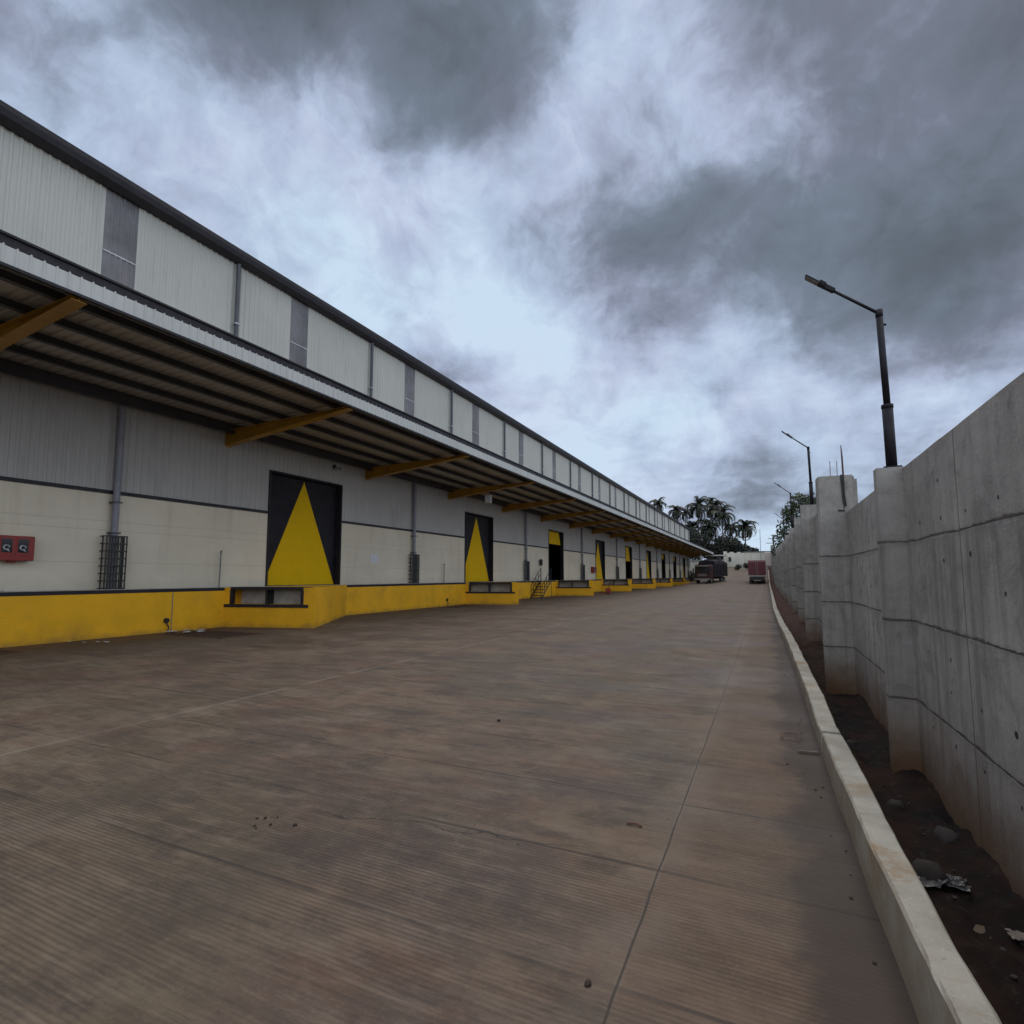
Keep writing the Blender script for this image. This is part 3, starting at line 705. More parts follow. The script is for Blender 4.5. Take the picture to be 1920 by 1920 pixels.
mb = MB(); mb.box(XO - .06, XO + .03, Y0, Y1, 6.775, 6.826); wpart(mb, 'fascia_drip_trim', 'charcoal')
mb = MB(); mb.prism([(XO - .32, 7.12), (XO - .05, 7.12), (XO - .02, 7.16), (XO - .02, 7.30), (XO + .02, 7.32), (XO + .02, 7.36), (XO - .04, 7.36), (XO - .30, 7.33)], Y0, Y1); wpart(mb, 'canopy_gutter', 'charcoal')
by0 = 12.57
bk = [by0 + 7.22 * i for i in range(-2, 18) if by0 + 7.22 * i < Y1]
for yb in bk:
    mb = MB(); z_in_b, z_out_b = 6.16, 6.74
    zt = lambda x: zdk(x) - (.20 if x > -16 else .20)
    def bb(x): return z_in_b + (x - WX) / (XO - WX) * (z_out_b - z_in_b)
    xa, xb = WX + .02, XO - .07
    top = min(zt(xb), 6.795)
    web = [(xa, bb(xa)), (xb, bb(xb)), (xb, zt(xb) - .006), (xa, zt(xa) - .006)]
    mb.prism(web, yb - .008, yb + .008)
    for za, zb_ in ((0, .014),):
        mb.prism([(xa, bb(xa) - .014), (xb, bb(xb) - .014), (xb, bb(xb)), (xa, bb(xa))], yb - .13, yb + .13)
    mb.prism([(xa, zt(xa) - .018), (xb, zt(xb) - .018), (xb, zt(xb) - .004), (xa, zt(xa) - .004)], yb - .13, yb + .13)
    for xs_ in (-15.2, -13.2): mb.box(xs_ - .006, xs_ + .006, yb - .12, yb - .009, bb(xs_) + .002, zt(xs_) - .02)
    mb.box(xa - .016, xa - .001, yb - .13, yb + .13, 6.1, zt(xa) - .02)
    wpart(mb, 'canopy_beam', 'yellow_beam')
# upper downpipes
for yb in bk:
    mb = MB(); mb.tube([(WX + .13, yb, ZC + .3), (WX + .13, yb, ZE - .05)], .07, 10)
    d = wpart(mb, 'upper_downpipe', 'pipe_dark', smooth=False)
    m_ = MB(); m_.box(WX + .04, WX + .22, yb - .10, yb + .10, 10.45, 10.50); wsub(m_, 'pipe_clamp', 'clamp', d)
# lower downpipes with guards
for yp in [9.06, 23.4, 38, 52, 65.9, 79.3, 93, 105.8, 119.5, 133]:
    mb = MB(); mb.tube([(WX + .15, yp, ZP + .01), (WX + .15, yp, 6.5)], .085, 12)
    d = wpart(mb, 'lower_downpipe', 'pipe')
    for zc in (3.72, 2.86):
        m_ = MB(); m_.box(WX + .01, WX + .25, yp - .12, yp + .12, zc, zc + .04); wsub(m_, 'pipe_clamp', 'pipe_dark', d)
    g0, g1, gx, zt_ = yp - .26, yp + .26, WX + .30, 2.80
    m_ = MB(); zb_ = ZP + .013
    for a in steps(g0, g1, 7): m_.box(gx - .013, gx + .013, a - .014, a + .014, zb_, zt_)
    for a in steps(ZP + .04, zt_ - .02, 7): m_.box(gx - .016, gx + .016, g0 - .015, g1 + .015, a - .018, a + .018)
    for yy in (g0, g1):
        for a in steps(ZP + .04, zt_ - .02, 7): m_.box(WX + .001, gx, yy - .013, yy + .013, a - .013, a + .013)
        m_.box(WX + .10, WX + .13, yy - .013, yy + .013, zb_, zt_)
    wsub(m_, 'pipe_guard', 'black', d)

# ------------------------------------------------------------------ small things on and near the warehouse
def hose_cabinet(y0, y1, label):
    e = empty('fire_hose_cabinet', (WX, (y0 + y1) / 2, 2.05), 0, label, 'fire cabinet', 'fire hose cabinets on the warehouse wall')
    w = (y1 - y0) / 2; b = MB(); b.box(.002, .26, -w, w, 0, .60); b.build('cabinet_body', 'red', e, bevel=.012)
    for s in (-1, 1):
        c = s * w * .40; ww = w * .26
        f = MB(); f.box(.262, .272, c - ww - .03, c + ww + .03, .12, .56); fo = f.build('cabinet_door', 'red', e)
        f = MB(); f.box(.273, .277, c - ww, c + ww, .19, .52); f.build('pane', 'glass', fo)
        f = MB(); f.tube([(.286, c + .055 * math.cos(t) - .01, .31 + .055 * math.sin(t)) for t in [k * .5 for k in range(12)]], .018, 6); f.tube([(.29, c + .01, .25), (.30, c + .04, .22)], .016, 6); f.build('hose_reel', 'clamp', fo)
    f = MB(); f.box(.1, .15, -w * .2, w * .2, -.05, .0); f.build('bracket', 'red', e)
hose_cabinet(6.42, 7.21, 'red twin fire hose cabinet with white nozzles, beside the first pipe guard')
hose_cabinet(55.3, 56.6, 'small distant red fire hose cabinet left of the fourth dock door')
def rod(y, h, label):
    mb = MB(); mb.tube([(0, 0, 0), (.01, .01, h * .5), (-.005, .03, h)], .022, 8); mb.tube([(-.03, .03, h - .08), (.03, .03, h - .02)], .03, 8)
    mb.box(-.05, .05, -.05, .05, 0, .01)
    o = mb.build('steel_post', 'rod'); o.location = (WX + .16, y, ZP + .012); tag(o, label, 'post', 'thin posts on the plinth ledge')
rod(12.35, 1.22, 'thin grey post on the ledge left of the nearest yellow triangle')
rod(26.3, 1.05, 'thin grey post on the ledge left of the second yellow triangle')
e = empty('security_camera', (WX + .03, 17.6, 6.28), 0, 'small black security camera under the canopy near the nearest triangle door', 'camera')
mb = MB(); mb.box(0, .10, -.05, .05, -.04, .14); mb.build('mount', 'black', e)
mb = MB(); mb.box(.08, .36, -.055, .055, -.10, 0.0); cb = mb.build('camera_body', 'clamp', e, bevel=.012)
mb = MB(); mb.tube([(.36, 0, -.05), (.39, 0, -.05)], .035, 10); mb.build('lens', 'glass', cb)
e = empty('floodlight', (-14.1, 27.1, 5.78), 0, 'pale box-shaped lamp hanging below the third yellow canopy beam', 'lamp')  # white sign box hung from a canopy beam, not a light
mb = MB(); mb.tube([(0, 0, .72), (0, 0, .45)], .02, 8); mb.build('hanger', 'pipe', e)
mb = MB(); mb.box(-.18, .18, -.10, .10, .0, .46); mb.build('housing', 'fascia', e, bevel=.02)
mb = MB(); mb.box(-.13, .13, -.106, -.101, .06, .38); mb.build('lens_cover', 'paper', e)
mb = MB(); mb.box(0, .004, -.28, .28, 0, .40); o = mb.build('paper_notice', 'paper'); o.location = (WX + .003, 20.45, 2.3); tag(o, 'pale blue paper notice pasted on the cream wall between two doors', 'notice')
# metal steps climbing to the plinth
e = empty('metal_stairs', (-15.85, 38.4, 0), 0, 'black metal stairs with handrails climbing to the yellow plinth', 'stairs')
nst = 6; run = 2.0; rise = ZP / nst
for i in range(nst):
    mb = MB(); mb.box(-.44, .44, run / nst * i, run / nst * (i + 1) + .03, rise * (i + 1) - .04, rise * (i + 1)); mb.build('tread', 'purlin', e)
for s in (-1, 1):
    mb = MB(); mb.tube([(s * .45, 0, .02), (s * .45, run, ZP)], .035, 6); mb.build('stringer', 'black', e)
    mb = MB(); mb.tube([(s * .45, .05, .95), (s * .45, run, ZP + 1.0)], .025, 8); mb.tube([(s * .45, .05, .5), (s * .45, run, ZP + .55)], .018, 8)
    mb.build('handrail', 'black', e)
    for q in range(5):
        yy = .05 + q * (run - .07) / 4
        mb = MB(); mb.tube([(s * .45, yy, 0 if q in (0, 4) else yy / run * ZP), (s * .45, yy, .95 + (yy / run) * (ZP + .05))], .02, 8); mb.build('baluster', 'black', e)
e = empty('standing_fan', (WX + .16, 41.0, ZP + .012), 0, 'dark post with a small head behind the metal stairs', 'post')
mb = MB(); mb.tube([(0, 0, 0), (0, 0, 1.45)], .022, 8); mb.build('stem', 'rod', e)
mb = MB(); mb.box(-.08, .08, -.14, .16, 1.22, 1.72); mb.build('head', 'black', e, bevel=.03)
e.name = 'signal_post'
# hand pallet truck by the third dock
e = empty('pallet_truck', (-13.3, 49.5, 0), R(35), 'red hand pallet truck left beside the third loading dock', 'pallet truck')
for s in (-1, 1):
    mb = MB(); mb.box(s * .26 - .08, s * .26 + .08, 0, 1.2, .08, .14); mb.build('fork', 'red', e)
mb = MB(); mb.box(-.2, .2, -.2, .02, .1, .55); mb.build('pump_body', 'red', e, bevel=.03)
mb = MB(); mb.tube([(0, -.12, .5), (0, -.55, 1.0)], .025, 8); mb.tube([(-.15, -.55, 1.0), (.15, -.55, 1.0)], .022, 8); mb.build('handle', 'black', e)
mb = MB(); mb.tube([(-.1, -.12, .1), (.1, -.12, .1)], .1, 12); mb.build('wheel', 'rubber', e)
# floor drains by the plinth, drain holes, litter
def grate(x0, x1, y0, y1, label):
    e = empty('drain_cover', ((x0 + x1) / 2, (y0 + y1) / 2, .003), 0, label, 'drain cover', 'drain covers by the plinth')
    w, h = (x1 - x0) / 2, (y1 - y0) / 2
    mb = MB(); mb.box(-w, w, -h, h, 0, .006); mb.build('cover_plate', 'mud', e)
    mb = MB()
    for a in (-1, 1): mb.box(-w - .05, w + .05, a * h - .03 if a < 0 else h - .03, -h + .03 if a < 0 else h + .03, .0, .012); mb.box(a * w - .03, a * w + .03, -h + .031, h - .031, 0, .012)
    mb.build('cover_frame', 'rust', e)
grate(-15.7, -13.4, 10.15, 11.45, 'square muddy drain cover in front of the nearest loading dock')
grate(-15.9, -14.9, 25.2, 27.4, 'rusty drain cover by the plinth before the second loading dock')
grate(-16.0, -15.0, 5.1, 6.5, 'muddy drain cover at the left edge of the photo')
def outlet(y, label):
    mb = MB(); mb.tube([(-.03, 0, 0), (.07, 0, -.01)], .075, 14, cap=True); mb.tube([(.071, 0, -.01), (.073, 0, -.01)], .05, 12)
    mb.tube([(.03, -.02, -.02), (.06, .06, -.20), (.05, .05, -.33)], .02, 6)
    o = mb.build('outlet_pipe', 'black'); o.location = (PX, y, .36); tag(o, label, 'pipe', 'black outlet pipes in the plinth')
outlet(10.55, 'black outlet pipe low in the plinth left of the nearest dock')
outlet(26.4, 'black outlet pipe low in the plinth before the second dock')
mb = MB(); mb.box(.0, .006, -.012, .012, .05, 1.17); o = mb.build('cable_drop', 'rod'); o.location = (PX + .003, 10.72, 0); tag(o, 'thin dark cable running down the yellow plinth above the outlet pipe', 'cable')
def litter(x, y, z, n, r, mat, name, label, cat, spread=.4, seed=1, group=None):
    rnd = random.Random(seed); mb = MB(); g = 10
    for i in range(n):
        c = Vector((rnd.uniform(-1, 1) * spread, rnd.uniform(-.4, .4) * spread, 0)); s = r * rnd.uniform(.5, 1.1); an = rnd.uniform(0, PI)
        vs = []
        for j in range(g + 1):
            for k in range(g + 1):
                u, v = (j / g - .5) * 2, (k / g - .5) * 1.3
                q = Vector((u * 1.6 + i * 3.1 + seed, v * 1.6, .3))
                u2 = u + .35 * noise.noise(q * 1.9); v2 = v + .35 * noise.noise(q * 1.9 + Vector((5, 5, 5)))
                h = .45 * abs(noise.noise(q * 1.6)) + .22 * abs(noise.noise(q * 4.1))
                p2 = Vector((u2 * math.cos(an) - v2 * math.sin(an), u2 * math.sin(an) + v2 * math.cos(an), 0)) * s
                vs.append(c + p2 + Vector((0, 0, .006 + .004 * i + s * h)))
        mb.add(vs, [(j * (g + 1) + k, j * (g + 1) + k + 1, (j + 1) * (g + 1) + k + 1, (j + 1) * (g + 1) + k) for j in range(g) for k in range(g)])
    o = mb.build(name, mat, smooth=False); o.location = (x, y, z); o.rotation_euler.z = rnd.uniform(-.4, .4)
    return tag(o, label, cat, group)
litter(-15.75, 10.78, .012, 9, .11, 'plastic_w', 'plastic_wrap', 'crumpled white plastic lying between the outlet pipe and drain cover', 'litter', .75, 3)
litter(-15.6, 8.15, .0, 5, .06, 'plastic_w', 'paper_scrap', 'small white scraps lying by the plinth left of the pipe guard', 'litter', .5, 5)
litter(WX + .15, 6.6, ZP + .012, 3, .12, 'white', 'paper_scrap', 'white paper scraps lying on the plinth ledge under the red cabinet', 'litter', .1, 6)

# ------------------------------------------------------------------ boundary wall
VW = 1.35
bw = empty('boundary_wall', (VW, 0, 0), 0, 'tall cast concrete boundary wall with columns along the drain', 'wall')
def bpart(mb, name, mat, parent=None, **k):
    mb.v = [(x - VW, y, z) for x, y, z in mb.v]; return mb.build(name, mat, parent or bw, **k)
# columns: y, depth along y, left x, top
cols = [(-1.2, .15, 1.11, 2.84), (6.91, .15, 1.11, 2.84), (11.32, .30, .90, 3.50), (18.36, .2, 1.0, 3.80), (24.0, .2, 1.07, 3.97), (30.2, .2, 1.08, 4.05), (36.2, .2, 1.08, 4.12), (42.4, .2, 1.08, 4.15),
        (49, .4, 1.08, 4.3), (56, .4, 1.08, 4.5), (63, .4, 1.08, 4.6), (71, .4, 1.08, 4.9), (79, .4, 1.08, 5.2), (87, .4, 1.08, 5.6), (96, .4, 1.08, 6.0), (105, .4, 1.08, 6.6), (114, .4, 1.08, 7.2), (124, .4, 1.08, 8.0), (135, .4, 1.08, 8.6)]
def wtop(y):
    if y < 11.4: return 2.83
    if y < 18.5: return 3.44
    return [c[3] for c in cols if c[0] <= y + .1][-1] - .08
edges = [-4] + [c[0] + c[1] / 2 for c in cols] + [150]
colobj = []
for a, b in zip(edges, edges[1:]):
    zt_ = wtop((a + b) / 2); base = min(hill(0, a), hill(0, b)) - .8
    mb = MB(); ny = max(1, int((b - a) / .25))
    # wall panel with a slightly wavy top edge
    yy = steps(a, b, ny)
    for y in yy:
        w = .008 * noise.noise(Vector((y * 2, 0, 0)))
        mb.v += [(VW, y, base), (VW, y, zt_ + w - .012), (VW + .012, y, zt_ + w), (VW + .20, y, zt_ + w), (VW + .20, y, base)]
    for i in range(ny):
        for k in range(4): q = i * 5 + k; mb.f.append((q, q + 5, q + 6, q + 1)[::-1]); mb.m.append(0)
    mb.f.append((0, 1, 2, 3, 4)); mb.m.append(0); e_ = ny * 5; mb.f.append((e_ + 4, e_ + 3, e_ + 2, e_ + 1, e_)); mb.m.append(0)
    # tie holes left by the shuttering
    if a < 20:
        y = a + .3
        rnd = random.Random(int(a * 10) + 5)
        while y < b - .1:
            for zh in (2.51, 2.18, 1.82, 1.55, 1.0, .72, .3):
                if zh < zt_ - .1 and rnd.random() < .66:
                    c = Vector((VW - .0015, y + rnd.uniform(-.04, .04), zh + rnd.uniform(-.02, .02))); rr_ = rnd.uniform(.010, .021)
                    mb.add([c + Vector((0, math.cos(t) * rr_ * 1.3, math.sin(t) * rr_ * 1.25)) for t in [2 * PI * k / 8 for k in range(8)]], [tuple(range(8))[::-1]], 1)
            y += .65
    bpart(mb, 'wall_panel', ['cast', 'black'])
for y, d, x0, zt_ in cols:
    mb = MB(); base = hill(0, y) - .8
    mb.box(x0, VW + .14, y, y + d, base, zt_)
    
    c = bpart(mb, 'column', 'column', bevel=.007 if d < .25 else .025); colobj.append(c)
# starter bars, slot and pipes on the tall column
tall = colobj[2]
for xx, h0, h1 in ((1.14, 3.45, 3.80), (1.25, 3.45, 3.79)):
    mb = MB(); mb.tube([(xx, 11.5, h0), (xx + .004, 11.5, h1)], .006, 6); bpart(mb, 'starter_bar', 'rust', tall)
mb = MB(); mb.tube([(1.34, 11.45, 3.45), (1.335, 11.45, 3.85), (1.325, 11.44, 4.07)], [.016, .014, .007], 8); bpart(mb, 'starter_bar', 'rust', tall)
mb = MB(); mb.tube([(1.29, 11.305, 3.47), (1.30, 11.300, 3.1), (1.315, 11.302, 2.95), (1.31, 11.305, 2.85), (1.22, 11.305, 2.86)], .014, 8); mb.tube([(1.32, 11.302, 3.46), (1.325, 11.30, 3.12), (1.345, 11.30, 2.93)], .012, 8)
mb.box(1.275, 1.335, 11.3, 11.319, 3.36, 3.505); bpart(mb, 'conduit', 'black', tall)

# ------------------------------------------------------------------ street lamps
def lamp(loc, label):
    e = empty('street_lamp', loc, 0, label, 'street lamp', 'street lamps standing on the wall columns')
    mb = MB(); mb.tube([(0, 0, 0), (-.008, 0, .68)], .052, 14); mb.tube([(-.008, 0, .66), (-.008, 0, .70)], .057, 14); mb.build('lower_pole', 'lamp_black', e, smooth=True)
    mb = MB(); mb.box(-.08, .08, -.07, .07, 0, .012); mb.build('base_plate', 'lamp_black', e)
    mb = MB(); mb.tube([(-.008, 0, .70), (-.03, 0, 1.72)], .034, 12); mb.tube([(-.03, 0, 1.70), (-.03, 0, 1.78)], .037, 12); mb.tube([(-.03, 0, 1.62), (.03, 0, 1.60)], .012, 6); mb.build('upper_pole', 'lamp_black', e, smooth=True)
    mb = MB(); mb.tube([(-.03, 0, 1.74), (-.50, 0, 2.14)], .017, 10); mb.build('arm', 'lamp_black', e, smooth=True)
    h = empty('h', (0, 0, 0)); bpy.data.objects.remove(h)
    T = Matrix.Translation((-.47, 0, 2.115)) @ Matrix.Rotation(math.atan2(.40, .47), 4, 'Y')
    mb = MB()
    mb.box(-.10, .03, -.032, .032, -.020, .024, 0, T); mb.box(-.17, -.09, -.045, .045, -.016, .032, 0, T); mb.box(-.34, -.12, -.05, .05, -.009, .010, 0, T)
    hd = mb.build('lamp_head', 'lamp_black', e, bevel=.004)
    mb = MB(); mb.box(-.33, -.16, -.045, .045, -.013, -.0095, 0, T); mb.build('lens_panel', 'lens', hd)
    return e
L0 = lamp((1.272, 6.985, 2.842), 'nearest black street lamp, standing on the column beside the wall top')
Lz = [('second black street lamp, behind the tall column with starter bars', 18.46, 3.80, 1.32, 1.0), ('third black street lamp, in front of the leafy tree', 30.3, 4.05, 1.27, 1.0), ('fourth and farthest black street lamp low beside the leafy tree', 42.5, 4.15, 1.27, .85)]
for lb, y, z, x, s in Lz: dup(L0, (x, y, z), None, lb, (s, s, s))

# ------------------------------------------------------------------ things on the road and in the drain
def stone(x, y, z, r, label, mat='clay', seed=1, name='clod', cat='clod', group='clay clods on the road'):
    mb = MB(); lump(mb, (0, 0, r * .35), r, 2, 0, .7, seed); o = mb.build(name, mat, smooth=True); o.location = (x, y, z); return tag(o, label, cat, group)
stone(-.73, 2.31, 0, .015, 'largest dark clay clod, near the bottom edge beside the long joint', seed=2)
stone(-2.95, 2.86, 0, .014, 'round dark clod just right of the loose cluster of specks', seed=3)
stone(-2.88, 5.82, 0, .022, 'small dark clod lying far out in the middle of the road', seed=4)
mb = MB()
for i in range(7): lump(mb, (random.uniform(-.16, .16), random.uniform(-.12, .12), .005), random.uniform(.006, .012), 1, 0, .7, i)
o = mb.build('clay_specks', 'clay'); o.location = (-3.13, 2.82, 0); tag(o, 'loose cluster of dark clay specks on the near road', 'dirt', kind='stuff')
mb = MB(); mb.tube([(0, 0, .01), (.06, .01, .014), (.10, -.004, .008)], .007, 6); o = mb.build('twig', 'rust'); o.location = (-.92, 3.82, 0); tag(o, 'short dark twig lying on the road left of the long joint', 'twig')
mb = MB(); mb.box(-.09, .09, -.018, .018, 0, .025); o = mb.build('wood_offcut', 'bark', bevel=.004); o.location = (.30, 6.02, 0); o.rotation_euler.z = .15; tag(o, 'small wood offcut lying against the kerb by the open gap', 'wood scrap')
mb = MB(); pts = []
for i in range(40):
    t = i / 39; a = t * 2 * PI * 1.6; pts.append((.09 * math.cos(a) * (1 + .3 * math.sin(a * .7)), .16 * math.sin(a), .012 + .02 * abs(math.sin(a * 1.7))))
mb.tube(pts, .0028, 5); o = mb.build('wire_coil', 'rust'); o.location = (.18, 6.45, 0); tag(o, 'loose loop of rusty tie wire on the road beside the kerb gap', 'wire')
for (x, y, r, sd, lb) in ((.92, 4.72, .10, 1, 'grey rubble lump under the crumpled plastic in the drain'), (1.17, 5.35, .085, 2, 'rounded rubble lump in the drain close against the wall base'), (.98, 6.1, .07, 3, 'small rubble lump in the drain beyond the crumpled plastic'), (.86, 7.9, .06, 4, 'small rubble lump in the drain past the kerb gap')):
    stone(x, y, ditch_z(x, y) - .02, r, lb, 'stone', sd, 'rubble', 'rubble', 'rubble lumps in the drain')
litter(1.05, 4.66, ditch_z(1.05, 4.66) + .01, 3, .13, 'plastic', 'plastic_sheet', 'crumpled clear plastic sheet lying in the drain', 'litter', .2, 9)
litter(1.24, 4.18, ditch_z(1.24, 4.18) + .02, 1, .07, 'scrap', 'cardboard_scrap', 'tan cardboard scrap in the drain at the right edge', 'litter', .01, 12)

mb = MB(); rg = random.Random(77)
for i in range(260):
    y = 1.5 + 16 * rg.random() ** 1.3; x = rg.uniform(.66, 1.32)
    lump(mb, (x, y, ditch_z(x, y) + .002), rg.uniform(.004, .018), 1, 0, .65, i)
o = mb.build('loose_gravel', 'stone'); tag(o, 'scattered small stones and crumbs of soil along the drain', 'gravel', kind='stuff')
mb = MB()
for i in range(46):
    y = rg.uniform(2, 14); x = kx(y) - abs(rg.gauss(0, .14)) - .02
    lump(mb, (x, y, hill(x, y) + .003), rg.uniform(.004, .013), 1, 0, .6, i)
o = mb.build('kerb_grit', 'clay'); tag(o, 'dark crumbs of grit gathered on the road along the kerb foot', 'grit', kind='stuff')
# ------------------------------------------------------------------ trucks
def wheel(mbx, x, y, r, w, parent):
    mb = MB(); mb.tube([(x - w / 2, y, r), (x + w / 2, y, r)], r, 20); wo_ = mb.build('wheel', 'rubber', parent)
    mb = MB(); mb.tube([(x - w / 2 - .01, y, r), (x + w / 2 + .01, y, r)], r * .5, 14); mb.build('rim', 'rod', wo_)
e = empty('goods_truck', (-9.6, 95, hill(-9.5, 95)), R(-15), 'maroon goods truck with a dark tarpaulin load, facing the camera', 'truck')
mb = MB(); mb.prism([(-1.18, .75), (1.18, .75), (1.18, 2.5), (1.08, 2.78), (-1.08, 2.78), (-1.18, 2.5)], 0, 1.7); mb.build('cab', 'maroon', e, bevel=.06)
mb = MB(); mb.box(-1.02, 1.02, -.03, -.005, 1.62, 2.42); mb.build('windscreen', 'glass', e, bevel=.01)
mb = MB(); mb.box(-1.05, 1.05, -.25, .12, 2.5, 2.62); mb.build('sun_visor', 'bumper', e, bevel=.02)
mb = MB()
for z in (1.1, 1.22, 1.34): mb.box(-.75, .75, -.04, -.005, z, z + .05)
mb.build('grille', 'clamp', e)
mb = MB(); mb.box(-1.2, 1.2, -.18, 0, .52, .74); mb.build('bumper', 'bumper', e, bevel=.03)
for s in (-1, 1):
    mb = MB(); mb.box(s * .92 - .13, s * .92 + .13, -.05, -.004, .82, 1.0); mb.build('headlight', 'glass', e)
    mb = MB(); mb.tube([(s * 1.2, .2, 2.1), (s * 1.42, .02, 2.1)], .02, 6); mb.box(s * 1.42 - .09, s * 1.42 + .09, -.02, .04, 1.75, 2.2); mb.build('mirror', 'black', e)
mb = MB(); mb.box(-1.22, 1.22, 1.8, 8.6, 1.1, 1.22); mb.box(-.5, .5, .4, 8.4, .7, 1.09); mb.build('chassis', 'black', e)
mb = MB(); nl = 14; o = 0
for j in range(nl + 1):
    y = 1.85 + 6.7 * j / nl; w = 1.25 + .04 * math.sin(j * 2.1); zt_ = 3.35 + .10 * math.sin(j * 1.3)
    mb.v += [(-w, y, 1.15), (-w, y, 2.9), (-w * .9, y, zt_ - .1), (0, y, zt_ + .08), (w * .9, y, zt_ - .1), (w, y, 2.9), (w, y, 1.15)]
for j in range(nl):
    for k in range(6): a = j * 7 + k; mb.f.append((a, a + 1, a + 8, a + 7)); mb.m.append(0)
mb.f.append((0, 1, 2, 3, 4, 5, 6)); a = nl * 7; mb.f.append(tuple(a + k for k in range(7))[::-1]); mb.m += [0, 0]
mb.build('tarpaulin_load', 'tarp', e)
e.scale = (1.05, 1, 1.14)
for (x, y) in ((-1.0, .9), (1.0, .9), (-.95, 5.9), (.95, 5.9), (-.95, 7.1), (.95, 7.1)): wheel(None, x, y, .5, .32, e)
e = empty('cargo_truck', (-1.33, 95, hill(-1.3, 95)), 0, 'red cargo truck parked with its ribbed rear doors toward the camera', 'truck')
mb = MB(); mb.box(-1.28, 1.28, 0, 6.5, 1.42, 3.72); 
mb.build('cargo_box', 'redbox', e, bevel=.02)
for s in (-1, 1):
    mb = MB()
    mb.box(s * .64 - .60, s * .64 + .60, -.03, -.002, 1.48, 3.42)
    for k in range(7): mb.box(s * .64 - .56, s * .64 + .56, -.055, -.031, 1.62 + k * .26, 1.70 + k * .26)
    d = mb.build('rear_door', 'redbox', e); m_ = MB(); m_.tube([(s * .14, -.08, 1.5), (s * .14, -.08, 3.4)], .02, 6); m_.build('lock_bar', 'clamp', d)
mb = MB(); mb.box(-1.28, 1.28, -.04, .0, 3.45, 3.74); tb = mb.build('header_panel', 'faded_red', e)
mb = MB(); mb.box(-1.28, 1.28, -.1, .06, 1.16, 1.40); mb.build('rear_bar', 'bumper', e, bevel=.01)
mb = MB(); mb.box(-.55, .55, .1, 8.4, .75, 1.15); mb.box(-1.15, 1.15, -.02, .1, .62, 1.1); mb.build('chassis', 'black', e)
mb = MB(); mb.box(-1.15, 1.15, 6.8, 8.5, .8, 2.9); mb.build('cab', 'maroon', e, bevel=.08)
for s in (-1, 1):
    mb = MB(); mb.box(s * 1.0 - .1, s * 1.0 + .1, -.05, -.021, .86, 1.02); mb.build('tail_light', 'red', e)
for (x, y) in ((-1.0, 1.0), (-.68, 1.0), (.68, 1.0), (1.0, 1.0), (-1, 7.4), (1, 7.4)): wheel(None, x, y, .5, .27, e)

# ------------------------------------------------------------------ background buildings
gz = hill(-7, 143)
e = empty('gatehouse', (-7.0, 142, gz), 0, 'cream gatehouse with one small window and stepped parapet at the hill foot', 'building')
mb = MB(); mb.box(-2.3, 2.3, 0, 6, -2, 3.3); mb.box(-2.3, -1.5, 0, .3, 3.3, 3.7); mb.box(-.9, 0, 0, .3, 3.3, 3.55); mb.box(.8, 1.6, 0, .3, 3.3, 3.5); mb.build('wall', 'compound', e)
mb = MB(); mb.box(-1.2, -.55, -.03, .0, 1.2, 2.3); w_ = mb.build('window', 'glass', e)
mb = MB(); mb.box(-1.25, -.5, -.06, -.031, 1.12, 1.19); mb.build('sill', 'compound', w_)
e = empty('gate_shelter', (-10.8, 136, hill(-10.8, 136)), 0, 'open shelter with a thin white flat roof behind the maroon truck', 'shelter')
mb = MB(); mb.box(-2.3, 2.4, 0, 4, 3.0, 3.25); mb.build('roof', 'fascia', e)
for s in (-1.0, .8):
    mb = MB(); mb.box(s - .5, s + .5, .6, 1.2, -.3, 2.99); mb.build('post', 'purlin', e)
e = empty('low_building', (-14.0, 146, hill(-14, 146)), 0, 'low cream building seen under the canopy tip behind the maroon truck', 'building')
mb = MB(); mb.box(-9, 4.5, 0, 6, -5, 3.0); mb.build('wall', 'compound', e)
mb = MB(); mb.box(-9.2, 4.7, -.3, 6.2, 3.0, 3.15); mb.build('roof', 'roof', e)
e = empty('compound_wall', (-2.0, 150, hill(-2, 150)), 0, 'plain pale compound wall closing the top of the road', 'wall')
mb = MB(); mb.box(-3.0, 1.8, 0, .3, -2, 3.4); mb.build('panel', 'compound', e)
mb = MB(); mb.box(1.8, 5.2, -.1, .2, -2, 3.3); mb.build('panel', 'compound_pink', e)
mb = MB(); mb.box(-3.2, 5.4, -.25, -.11, 3.4, 3.62); mb.build('coping', 'pipe_dark', e)
mb = MB(); mb.tube([(0, 0, 0), (0, 0, 9.2)], [.07, .05], 8); o = mb.build('flag_pole', 'pipe'); o.location = (-1.0, 141, hill(-1, 141) - .3); tag(o, 'thin tall pole rising above the red cargo truck', 'pole')
e = empty('utility_pole', (1.75, 139.5, hill(0, 139.5) - .3), 0, 'dark utility pole with crossarms at the far end of the wall', 'pole')
mb = MB(); mb.tube([(0, 0, 0), (0, 0, 7.8)], .16, 8); mb.build('shaft', 'purlin', e)
for z, w in ((7.0, 1.4), (5.9, 1.9), (7.7, .6)):
    mb = MB(); mb.box(-w * .8, w, -.08, .08, z - .06, z + .06); mb.build('crossarm', 'purlin', e)
# concrete post that stands by the roof end
mb = MB(); mb.tube([(0, 0, 0), (0, 0, 8.6)], [.3, .2], 8); o = mb.build('lamp_post', 'clamp'); o.location = (-14.5, 141.5, hill(-14.5, 141.5)); tag(o, 'short pale post beside the far end of the warehouse roof', 'pole')

